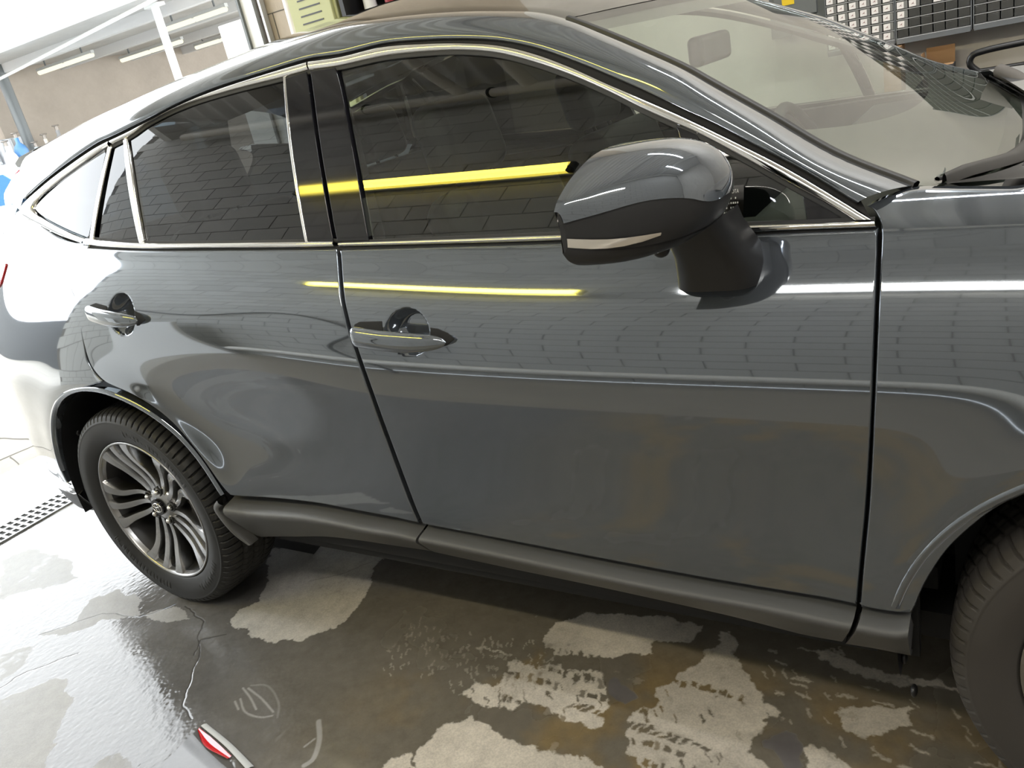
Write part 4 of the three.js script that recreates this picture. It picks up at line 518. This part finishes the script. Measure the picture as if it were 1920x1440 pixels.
// --- far side of the body, mirrored
{ const farDoor = panel([[-1.24, 1.2], [0.88, 1.115], [0.9, 0.46], [0.3, 0.45], [-0.86, 0.46], [-1.0, 0.72], [-1.23, 0.84]], bodyZ, { cell: 0.05 }), far = sub('driver_side', car);
  mesh('door_skin', flipped(farDoor), M.paint, far); mesh('roof_rail', flipped(gRail), M.paint, far);
  mesh('quarter_skin', flipped(panel(quarterOut, bodyZ, { cell: 0.05 })), M.paint, far); mesh('fender_skin', flipped(panel(fenderOut, bodyZ, { cell: 0.05 })), M.paint, far);
  mesh('side_glass', [flipped(panel(P.fGlass, G0(-0.004), { ...po, cell: 0.1 })), flipped(panel(P.fqGlass, G0(-0.004), { ...po, cell: 0.1 }))], M.glass, far);
  mesh('tinted_glass', [flipped(panel(P.rGlass, G0(-0.004), { ...po, cell: 0.1 })), flipped(panel(P.rGlassFix, G0(-0.004), { ...po, cell: 0.1 })), flipped(panel(P.qGlass, G0(-0.004), { ...po, cell: 0.1 }))], M.tint, far);
  mesh('pillar_cover', [flipped(panel([[-0.464, 1.56], [-0.28, 1.56], [-0.17, 1.12], [-0.358, 1.12]], G0(0.003), { r: 0.002 })), flipped(ribbon(P.chromeOut, P.chromeIn, { n: 50 })), flipped(ribbon(P.beltTop, P.beltBot.map((p) => [p[0], p[1] - 0.03, p[2] + 0.01]), { n: 40 })), flipped(panel(P.divBar, G0(0.001))), flipped(panel(P.bar2, G0(0.001))), flipped(panel(P.bar1, G0(0.001)))], M.gloss, far); }
// --- cabin
const cabin = sub('cabin', car);
mesh('cabin_floor', [box(2.6, 0.05, 1.5, -0.35, 0.42, 0), box(0.05, 0.55, 1.4, 1.0, 0.65, 0), box(0.35, 0.25, 0.35, 0.45, 0.6, 0)], M.fabric, cabin);
mesh('door_lining', [-1, 1].map((s) => box(2.1, 0.62, 0.05, -0.2, 0.82, s * 0.75)), M.plastic, cabin);
mesh('dashboard', rbox(0.5, 0.24, 1.4, 0.06, 0.84, 0.98, 0), M.plastic, cabin); mesh('gauge_hood', rbox(0.16, 0.06, 0.5, 0.03, 0.72, 1.1, -0.38), M.plastic, cabin);
mesh('steering_wheel', new THREE.TorusGeometry(0.18, 0.016, 10, 40).rotateY(Math.PI / 2).rotateZ(0.4).translate(0.52, 1.02, -0.38), M.leather, cabin);
mesh('inner_mirror', rbox(0.04, 0.07, 0.24, 0.015, 0.38, 1.40, 0), M.plastic, cabin);
const seat = (x, z, s) => { mesh('seat', [rbox(0.5, 0.16, 0.5, 0.06, x + 0.2, 0.6, z), new RoundedBoxGeometry(0.15, 0.66, 0.5, 3, 0.06).rotateZ(0.32).translate(x - 0.13, 0.9, z), rod([x - 0.24, 1.17, z - 0.06], [x - 0.27, 1.27, z - 0.06], 0.007), rod([x - 0.24, 1.17, z + 0.06], [x - 0.27, 1.27, z + 0.06], 0.007)], M.leather, cabin); mesh('headrest', new RoundedBoxGeometry(0.1, 0.2, 0.28, 3, 0.045).rotateZ(0.2).translate(x - 0.285, 1.32, z), M.leather, cabin); };
seat(0.12, 0.38); seat(0.12, -0.38); seat(-0.85, 0.42); seat(-0.85, -0.42);
mesh('seat_belt', [box(0.004, 0.5, 0.05, -0.33, 1.2, 0.6), box(0.004, 0.5, 0.05, -0.33, 1.2, -0.6)], M.fabric, cabin);
mesh('load_cover', box(0.7, 0.02, 1.2, -1.55, 1.0, 0), M.fabric, cabin);
// ===== lamps on the block wall facing the car =====
function tubeLamp(name, label, x0, x1, y, z, rgb, k, nits, dir = [0, -0.35, -1]) {
  const o = thing(name, label, 'lamp', 'twin tube lamps', [(x0 + x1) / 2, y, z]), w = x1 - x0, n = V(...dir).normalize(), q = new THREE.Quaternion().setFromUnitVectors(V(0, 0, 1), n);
  const up = V(0, 1, 0).applyQuaternion(q);
  mesh('housing', rbox(w, 0.13, 0.05, 0.015).applyQuaternion(q), M.white, o).position.copy(n).multiplyScalar(-0.05);
  for (const s of [-1, 1]) { const t = mesh('tube', new THREE.CylinderGeometry(0.019, 0.019, w - 0.06, 14).rotateZ(Math.PI / 2), glow(rgb, k), o); t.position.copy(up).multiplyScalar(0.046 * s); t.castShadow = false; }
  mesh('end_cap', [-1, 1].map((s) => box(0.03, 0.12, 0.05, s * (w / 2 - 0.015), 0, 0)), M.black, o);
  const l = new THREE.RectAreaLight(new THREE.Color().setRGB(...rgb), nits, w - 0.06, 0.1); l.position.copy(n).multiplyScalar(0.03); l.lookAt(V(0, 0, 0).copy(n).multiplyScalar(2)); o.add(l); return o;
}
const yz = [3.29, 2.98];
tubeLamp('tube_lamp', 'yellow twin tube lamp high on the block wall', -3.25, -1.17, yz[0], yz[1], [1.0, 0.80, 0.10], 9, 20);
tubeLamp('tube_lamp', 'warm white twin tube lamp on the block wall beyond the yellow one', -0.62, 1.55, yz[0], yz[1], [1.0, 0.94, 0.84], 13, 40);
tubeLamp('tube_lamp', 'white twin tube lamp under the ceiling above the car', 0.3, 2.7, 4.85, -0.4, [0.98, 0.99, 1.0], 18, 110, [0, -1, -0.4]);
tubeLamp('tube_lamp', 'white twin tube lamp under the ceiling near the front wall', 2.6, 5.0, 4.85, 1.6, [0.98, 0.99, 1.0], 18, 60, [0, -1, 0]);
// pipes under the ceiling on that wall, and a low one along its foot
const pipes = thing('pipe_run', 'white pipe run with black clamps under the ceiling on the block wall', 'pipe');
mesh('pipe', tube([[-5.5, 4.75, 2.92], [-2, 4.78, 2.92], [2, 4.8, 2.92], [5.9, 4.82, 2.92]], 0.06, 30, 14), M.pipe, pipes);
mesh('branch', [rod([-2.4, 4.78, 2.92], [-3.0, 5.2, 1.9], 0.055, 14), rod([-1.9, 4.78, 2.92], [-2.2, 5.2, 1.9], 0.055, 14)], M.pipe, pipes);
for (const x of [-3.3, -2.2, -1.3, 0.4]) mesh('clamp', new THREE.TorusGeometry(0.062, 0.014, 8, 24).rotateY(Math.PI / 2).translate(x, 4.785, 2.92), M.black, pipes);
tag(mesh('floor_pipe', [tube([[-3.4, 0.22, 3.0], [0, 0.2, 3.0], [5.6, 0.18, 3.0]], 0.06, 30, 12)], M.pipe), 'pale pipe running low along the foot of the block wall', 'pipe');
tag(mesh('added_reflector_sheet', rbox(0.9, 1.25, 0.04, 0.01).rotateX(-0.12).translate(-3.95, 0.62, 2.93), M.white), 'added white sheet at the block wall for a bright reflection in the car', 'sheet');  // unseen sheet added to give the rear door a bright reflected patch
tag(mesh('added_hose', tube([[-4.6, 1.9, 3.06], [-3.6, 1.6, 3.05], [-2.9, 1.85, 3.06], [-2.2, 1.2, 3.05], [-2.5, 0.5, 3.05], [-2.0, 0.03, 2.9]], 0.02, 60, 8), M.black), 'added black hose along the block wall for dark lines mirrored in the car', 'hose');  // unseen hose added for dark lines mirrored in the rear door
// ===== left background =====
const jamb = struct('door_1', [box(0.12, 4.4, 0.22, -3.46, 2.2, ZF - 0.06)], M.white, 'white door jamb at the end of the far wall');
mesh('track', [box(0.03, 4.4, 0.03, -3.385, 2.2, ZF + 0.055), box(0.02, 4.4, 0.04, -3.33, 2.2, ZF + 0.03)], M.galv, jamb);
mesh('stop', box(0.02, 4.4, 0.02, -3.51, 2.2, ZF + 0.06), M.grey, jamb);
tag(mesh('white_board', rbox(0.28, 2.12, 0.03, 0.006, -3.66, 1.06, ZF + 0.02), M.white), 'tall white board standing outside against the door jamb', 'board');
tag(mesh('wall_pipe', [new THREE.CylinderGeometry(0.055, 0.055, 5.2, 24).translate(-3.02, 2.6, ZF + 0.07)], M.pipe), 'cream vertical pipe on the beige wall beside the locker', 'pipe');
const basket = thing('wire_basket', 'red wire basket hanging on the beige wall above the car roof', 'basket', null, [-2.85, 0, ZF + 0.12]);
{ for (let k = 0; k < 14; k++) { const a = k / 14 * 2 * Math.PI; mesh('wire', rod([0.10 * Math.cos(a), 2.16, 0.10 * Math.sin(a)], [0.075 * Math.cos(a), 1.75, 0.075 * Math.sin(a)], 0.0035, 6), M.redWire, basket); }
  for (const [y, r] of [[2.16, 0.1], [2.02, 0.092], [1.88, 0.084], [1.75, 0.075]]) mesh('hoop', new THREE.TorusGeometry(r, 0.005, 6, 30).rotateX(Math.PI / 2).translate(0, y, 0), M.redWire, basket); }
const locker = thing('locker', 'olive green steel locker with vent slots against the beige wall', 'locker', null, [-2.535, 0, ZF + 0.22]);
mesh('carcass', rbox(0.36, 2.4, 0.4, 0.01, 0, 1.2, 0), M.olive, locker);
{ const d = mesh('door', rbox(0.33, 2.3, 0.02, 0.006, 0, 1.2, 0.21), M.olive, locker); for (let k = 0; k < 12; k++) mesh('vent', box(0.17, 0.008, 0.006, 0, 1.80 + k * 0.042, 0.2195), M.black, d); }
const shelf = thing('storage_shelf', 'dark storage shelf with clutter beside the olive locker', 'shelf', null, [-1.95, 0, ZF + 0.22]);
mesh('upright', [box(0.03, 2.4, 0.4, -0.36, 1.2, 0), box(0.03, 2.4, 0.4, 0.36, 1.2, 0)], M.black, shelf); mesh('back', box(0.74, 2.4, 0.02, 0, 1.2, -0.2), M.black, shelf);
for (const y of [0.4, 0.9, 1.4, 1.88, 2.3]) mesh('board', box(0.72, 0.025, 0.4, 0, y, 0), M.black, shelf);
tag(mesh('bottle', [new THREE.CylinderGeometry(0.035, 0.04, 0.16, 16).translate(-2.2, 1.974, ZF + 0.3), new THREE.CylinderGeometry(0.015, 0.03, 0.06, 16).translate(-2.2, 2.08, ZF + 0.3)], M.white), 'white bottle on the dark shelf beside the locker', 'bottle');
tag(mesh('spray_can', [new THREE.CylinderGeometry(0.033, 0.033, 0.2, 18).translate(-2.05, 1.994, ZF + 0.3), new THREE.CylinderGeometry(0.012, 0.028, 0.03, 18).translate(-2.05, 2.105, ZF + 0.3)], M.red), 'red spray can on the dark shelf beside the locker', 'can');
// yard canopy
struct('canopy_roof', [box(9.4, 0.12, 12, -9.7, 3.26, -10.9)], std([0.62, 0.62, 0.62], 0.85, 0, { map: rep(plasterMap, 4, 6) }), 'grey soffit of the yard canopy');
struct('canopy_fascia', [box(9.6, 0.26, 0.06, -9.7, 3.2, -4.85), box(9.6, 0.05, 0.05, -9.7, 3.36, -4.83)], M.white, 'white fascia along the canopy edge');
for (const z of [-6.2, -7.6, -9.1, -10.4]) struct('canopy_beam', box(9.3, 0.14, 0.12, -9.7, 3.13, z), std([0.56, 0.55, 0.54], 0.8), 'grey beam under the yard canopy');
struct('yard_wall', [box(0.3, 3.3, 11.4, -14.5, 1.65, -11.75)], std([0.46, 0.41, 0.36], 0.85, 0, { map: rep(plasterMap, 3, 1), bumpMap: rep(grainBump, 8, 3), bumpScale: 0.004 }), 'beige rendered wall behind the canopy');
tag(mesh('canopy_post', [rod([-9.07, 0, -5.87], [-9.07, 3.2, -5.87], 0.055, 20), box(0.3, 0.04, 0.12, -9.07, 3.16, -5.87)], M.white), 'white round post holding up the yard canopy', 'post');
tag(mesh('canopy_post', [rod([-13.8, 0, -6.12], [-13.8, 3.2, -6.12], 0.09, 20)], M.grey), 'grey steel post at the corner of the beige yard wall', 'post');
tag(mesh('brace', rod([-7.1, 3.05, -4.86], [-13.6, 2.95, -5.9], 0.025), M.white), 'thin white brace rod under the canopy fascia', 'rod');
const yl = (x0, x1, z, label) => { const w = x1 - x0, o = thing('batten_lamp', label, 'lamp', 'battens under the yard canopy', [(x0 + x1) / 2, 3.02, z]); mesh('hanger', [box(0.02, 0.16, 0.02, -w / 3, 0.14, 0), box(0.02, 0.16, 0.02, w / 3, 0.14, 0)], M.grey, o); mesh('housing', box(w, 0.05, 0.06, 0, 0.055, 0), std([0.4, 0.4, 0.38], 0.6), o); for (const s of [-0.25, 0.25]) mesh('tube', new THREE.CylinderGeometry(0.04, 0.04, w / 2 - 0.06, 12).rotateZ(Math.PI / 2).translate(s * w, 0.01, 0), glow([1, 0.95, 0.70], 1.0), o); const l = new THREE.RectAreaLight(new THREE.Color().setRGB(1, 0.93, 0.7), 2, w, 0.05); l.position.set(0, -0.025, 0); l.lookAt(V((x0 + x1) / 2, 0, z)); l.rotation.set(-Math.PI / 2, 0, 0); o.add(l); };
yl(-14.1, -12.35, -6.95, 'tube lamp batten under the canopy nearest its corner post'); yl(-13.8, -11.9, -8.45, 'tube lamp batten under the canopy behind the round white post'); yl(-13.2, -11.6, -9.76, 'tube lamp batten under the canopy beside the tall white board'); yl(-10.4, -8.9, -6.95, 'tube lamp batten crossing above the round white post');
// dark sheet fence closing the yard
struct('yard_fence', [box(0.1, 2.4, 16, -17, 1.2, 6), box(10, 2.4, 0.1, -12, 1.2, 9)], std([0.12, 0.125, 0.13], 0.6), 'dark sheet fence closing the yard');
// gas cylinders, fence, shed and a parked blue car at the yard's end
{ const cyl = (x, z, r, h, m, label) => { const o = thing('gas_cylinder', label, 'gas cylinder', 'gas cylinders along the yard fence', [x, 0, z]); mesh('body', new THREE.LatheGeometry([[0.001, 0], [r, 0.01], [r, h], [r * 0.8, h + 0.06], [r * 0.3, h + 0.12], [r * 0.3, h + 0.2], [0.001, h + 0.2]].map(([a, b]) => new THREE.Vector2(a, b)), 20), m, o); mesh('valve', [new THREE.CylinderGeometry(0.03, 0.03, 0.08, 10).translate(0, h + 0.24, 0), new THREE.TorusGeometry(0.05, 0.012, 6, 14).rotateX(Math.PI / 2).translate(0, h + 0.28, 0)], M.steel, o); };
  const tones = [[[0.5, 0.55, 0.6], 'pale blue grey'], [[0.75, 0.76, 0.76], 'white'], [[0.1, 0.25, 0.5], 'blue'], [[0.4, 0.42, 0.42], 'grey'], [[0.6, 0.55, 0.48], 'tan'], [[0.3, 0.3, 0.3], 'dark grey']]; tones.forEach(([c, n], i) => cyl(-13.6 + 0.05 * (i % 2), -5.35 - i * 0.24, 0.11, 1.62 + 0.1 * (i % 3), std(c, 0.4), n + ' gas cylinder standing in the row by the fence')); }
{ const f = thing('corrugated_fence', 'grey corrugated sheet fence behind the gas cylinders', 'fence', null, [-14.2, 0, -5.2]); const rows = []; for (let i = 0; i <= 90; i++) { const z = 0.9 - i * 0.022, x = 0.03 * Math.sin(i * 0.9); rows.push([V(x, 0, z), V(x, 2.05, z)]); } mesh('sheet', grid(rows), M.galv, f); mesh('rail', box(0.05, 0.06, 2.2, -0.06, 2.03, -0.1), M.galv, f); }
{ const s = thing('shed', 'small cream board shed beyond the corrugated fence', 'shed', null, [-15.6, 0, -5.3]); for (let k = 0; k < 12; k++) mesh('plank', box(0.04, 2.7, 0.19, 0.5, 1.35, 0.9 - k * 0.2), M.wallBeige, s); mesh('window', box(0.03, 0.5, 0.7, 0.53, 2.85, -0.2), M.red, s); mesh('roof', box(1.4, 0.08, 2.8, 0, 3.15, -0.2), M.white, s); }
const bc = thing('parked_car', 'pale blue hatchback with a blue reflection coloured into its windows parked in the yard', 'car', null, [-10.3, 0, -4.35]);
{ const side = [[-2.1, 0.3], [2.1, 0.3], [2.15, 0.75], [1.95, 0.95], [1.0, 1.08], [0.35, 1.52], [-1.2, 1.56], [-1.95, 1.1], [-2.15, 0.9]]; const sh = new THREE.Shape(side.map((p) => new THREE.Vector2(...p))); mesh('body', new THREE.ExtrudeGeometry(sh, { depth: 1.5, bevelEnabled: true, bevelSize: 0.08, bevelThickness: 0.1, bevelSegments: 3 }).translate(0, 0, -0.75), M.blueCar, bc);
  const ws = new THREE.Shape([[1.02, 1.12], [0.36, 1.49], [-1.15, 1.52], [-1.75, 1.14]].map((p) => new THREE.Vector2(...p))); mesh('side_window', new THREE.ExtrudeGeometry(ws, { depth: 0.01, bevelEnabled: false }).translate(0, 0, 0.85), std([0.03, 0.14, 0.34], 0.05, 0, { clearcoat: 1 }), bc); mesh('windscreen', grid([[V(1.12, 1.13, 0.7), V(1.12, 1.13, -0.7)], [V(0.47, 1.53, 0.62), V(0.47, 1.53, -0.62)]]), std([0.03, 0.14, 0.34], 0.05, 0, { clearcoat: 1 }), bc);  // window blue is a reflection put into the colour
  for (const x of [-1.3, 1.3]) mesh('wheel', new THREE.CylinderGeometry(0.32, 0.32, 0.2, 28).rotateX(Math.PI / 2).translate(x, 0.32, 0.78), M.tyre, bc); }
// ===== far wall, right: electrical panel, drawer cabinets, boxes, cart =====
const ep = thing('electrical_panel', 'grey electrical panel with a yellow label on the white wall', 'electrical panel', null, [0.11, 1.565, ZF + 0.05]);
mesh('case', rbox(0.25, 0.5, 0.1, 0.004, 0, 0, 0), M.grey, ep); { const d = mesh('door', rbox(0.19, 0.4, 0.01, 0.003, -0.005, 0.03, 0.055), std([0.16, 0.17, 0.17], 0.4, 0.2), ep); mesh('label', box(0.055, 0.035, 0.002, -0.035, -0.095, 0.061), M.yellow, d); mesh('breaker_window', box(0.07, 0.03, 0.003, -0.02, -0.045, 0.061), M.black, d); mesh('breaker_label', [box(0.012, 0.012, 0.003, -0.035, -0.045, 0.063), box(0.012, 0.012, 0.003, -0.01, -0.045, 0.063)], M.red, d); }
for (const [x, y] of [[-0.1, -0.21], [0.1, -0.21], [-0.06, -0.22]]) mesh('screw', new THREE.SphereGeometry(0.005, 8, 6).translate(x, y, 0.051), M.black, ep);
function drawers(x0, cols, w, h, rows, labelled, label) {
  const o = thing('drawer_cabinet', label, 'drawer cabinet', null, [x0, 1.205, ZF]);
  const W = cols * w, H = rows * h; mesh('carcass', [box(W + 0.008, H + 0.03, 0.01, W / 2, H / 2 + 0.01, 0.012), box(0.004, H + 0.03, 0.14, -0.002, H / 2 + 0.01, 0.07), box(0.004, H + 0.03, 0.14, W + 0.002, H / 2 + 0.01, 0.07), box(W, 0.02, 0.15, W / 2, 0.0, 0.075)], M.cabinet, o);
  for (let r = 0; r <= rows; r++) mesh('shelf_rail', box(W, 0.003, 0.135, W / 2, 0.012 + r * h, 0.072), M.galv, o);
  for (let r = 0; r < rows; r++) for (let c = 0; c < cols; c++) { const d = mesh('drawer', rbox(w - 0.004, h - 0.006, 0.012, 0.003, (c + 0.5) * w, 0.012 + (r + 0.5) * h, 0.132), labelled(r, c) ? M.drawer : M.drawerDark, o); if (labelled(r, c)) { const cx = (c + 0.38) * w + 0.004 * (rnd() - 0.5), cy = 0.012 + (r + 0.5) * h, turn = 0.1 * (rnd() - 0.5); const k1 = mesh('card', cardGeo, M.paper, d), k2 = mesh('print', printGeo, M.print, d); for (const k of [k1, k2]) { k.position.set(cx, cy, 0.139); k.rotation.z = turn; } } }
  return o;
}
const cardGeo = box(0.0275, 0.0255, 0.0016);
const printGeo = (() => { const s = new THREE.Shape([[-0.007, -0.004], [0.001, 0.001], [0.006, 0.006], [0.003, -0.001], [0.008, -0.004], [0.0, -0.0025]].map((p) => new THREE.Vector2(...p))); return new THREE.ShapeGeometry(s).translate(0, 0, 0.0012); })();
M.drawerDark = std([0.055, 0.054, 0.05], 0.25, 0, { clearcoat: 0.5 });
M.print = std([0.25, 0.12, 0.12], 0.8);
drawers(0.245, 6, 0.0465, 0.0385, 9, () => true, 'wall drawer cabinet with a white card on every drawer beside the electrical panel');
drawers(0.534, 6, 0.0475, 0.0385, 9, (r, c) => (c === 0 && r < 4 && r !== 0) || (r >= 3 && (c * 7 + r * 3) % 5 < 2), 'wall drawer cabinet with mostly dark uncarded drawers in the middle of the row');
drawers(0.832, 7, 0.0475, 0.0385, 9, () => false, 'wall drawer cabinet of plain dark drawers at the end of the row');
// workbench with boxes
const bench = thing('workbench', 'long dark workbench under the drawer cabinets', 'workbench', null, [0.9, 0, ZF + 0.17]);
mesh('top', rbox(1.9, 0.04, 0.32, 0.008, 0, 0.9, 0), M.cardDark, bench); for (const x of [-0.9, 0.9]) for (const z of [-0.12, 0.12]) mesh('leg', box(0.05, 0.88, 0.05, x, 0.44, z), M.black, bench);
const bx = thing('cardboard_box', 'open cardboard box with dark sides and raised flaps on the workbench', 'box', null, [0.70, 0.92, ZF + 0.14]);
mesh('sides', [box(0.115, 0.16, 0.004, 0, 0.08, 0.05), box(0.115, 0.16, 0.004, 0, 0.08, -0.05), box(0.004, 0.16, 0.1, -0.056, 0.08, 0), box(0.004, 0.16, 0.1, 0.056, 0.08, 0)], M.cardDark, bx);
mesh('flap', box(0.112, 0.075, 0.003, 0, 0.196, -0.052), M.card, bx); mesh('flap', new THREE.BoxGeometry(0.003, 0.07, 0.1).rotateZ(0.15).translate(-0.06, 0.185, 0), M.card, bx); mesh('flap', new THREE.BoxGeometry(0.112, 0.003, 0.05).rotateX(0.3).translate(0, 0.155, 0.03), M.card, bx);
tag(mesh('cardboard_box', [box(0.07, 0.27, 0.14, 0.52, 1.055, ZF + 0.14)], M.card), 'small brown carton on the workbench beside the open box', 'box');
const cone = thing('orange_tassel', 'bright orange cord bundle on the workbench before the open box', 'cord', null, [0.70, 0.92, ZF + 0.26]);
for (let k = 0; k < 22; k++) { const a = k * 2.4, r = 0.012 + 0.02 * hash(k, 1, 3), y = 0.125 + 0.03 * hash(k, 2, 3); mesh('strand', tube([[0, 0, 0], [0.004 * Math.cos(a), 0.07, 0.004 * Math.sin(a)], [r * Math.cos(a), y, r * Math.sin(a)]], 0.004, 8, 5), M.orange, cone); }
const cart = thing('utility_cart', 'black plastic utility cart with a bent tube push handle', 'cart', null, [1.02, 0, -1.6]);
{ mesh('tray', [rbox(0.78, 0.02, 0.5, 0.008, 0.05, 0.83, 0), rbox(0.78, 0.24, 0.02, 0.008, 0.05, 0.925, -0.25), rbox(0.02, 0.24, 0.5, 0.008, -0.34, 0.925, 0), rbox(0.02, 0.24, 0.5, 0.008, 0.44, 0.925, 0), rbox(0.78, 0.12, 0.02, 0.008, 0.05, 0.87, 0.25)], M.plastic, cart); mesh('tray_lip', [rbox(0.82, 0.015, 0.04, 0.006, 0.05, 1.05, -0.25), rbox(0.04, 0.015, 0.5, 0.006, -0.34, 1.05, 0)], M.black, cart);
  for (const [x, z] of [[-0.3, -0.2], [0.4, -0.2], [-0.3, 0.2], [0.4, 0.2]]) { mesh('leg', box(0.05, 0.75, 0.05, x, 0.455, z), M.plastic, cart); mesh('caster', new THREE.CylinderGeometry(0.05, 0.05, 0.03, 18).rotateX(Math.PI / 2).translate(x, 0.05, z), M.rubber, cart); }
  mesh('push_handle', tube([[-0.14, 1.03, -0.24], [-0.19, 1.085, -0.24], [-0.18, 1.115, -0.24], [-0.14, 1.125, -0.24], [0.1, 1.135, -0.24], [0.4, 1.14, -0.24]], 0.013, 50, 12), M.black, cart); }
// ===== floor drain =====
const drain = thing('floor_drain', 'galvanised trench drain grate across the workshop doorway', 'drain', null, [-2.80, 0.0, 0]);
mesh('trench', box(0.17, 0.004, 3.4, 0, 0.0005, 0.3), M.seal, drain); mesh('frame', [box(0.012, 0.008, 3.4, -0.085, 0.003, 0.3), box(0.012, 0.008, 3.4, 0.085, 0.003, 0.3)], M.galv, drain);
for (const x of [-0.03, 0.03]) mesh('long_bar', box(0.014, 0.006, 3.4, x, 0.004, 0.3), M.galv, drain);
{ const cb = box(0.16, 0.0055, 0.014); for (let k = 0; k < 100; k++) { const b = mesh('cross_bar', cb, M.galv, drain); b.position.set(0, 0.004, -1.38 + k * 0.034); } }
// flat strips made up for the red and grey shape in the puddle
const tr = thing('puddle_strips', 'flat grey and red strips made up for a shape in the puddle', 'trim piece');
mesh('strip', ribbon([[-0.775, 0.008, 1.300], [-0.64, 0.008, 1.327], [-0.52, 0.008, 1.36]], [[-0.765, 0.008, 1.288], [-0.635, 0.008, 1.313], [-0.51, 0.008, 1.345]], { n: 16, bulge: 0.002, lift: 0, sink: 0.001 }), std([0.42, 0.43, 0.43], 0.6), tr);
mesh('lens', ribbon([[-0.778, 0.006, 1.305], [-0.70, 0.006, 1.32], [-0.60, 0.006, 1.342]], [[-0.775, 0.006, 1.312], [-0.705, 0.006, 1.345], [-0.605, 0.006, 1.353]], { n: 16, bulge: 0.002, lift: 0, sink: 0.001 }), M.redLens, tr);
scene.traverse((o) => { if (o.isMesh) { o.castShadow = true; o.receiveShadow = true; } if (o.isLight) o.castShadow = true; });
renderer.render(scene, camera);
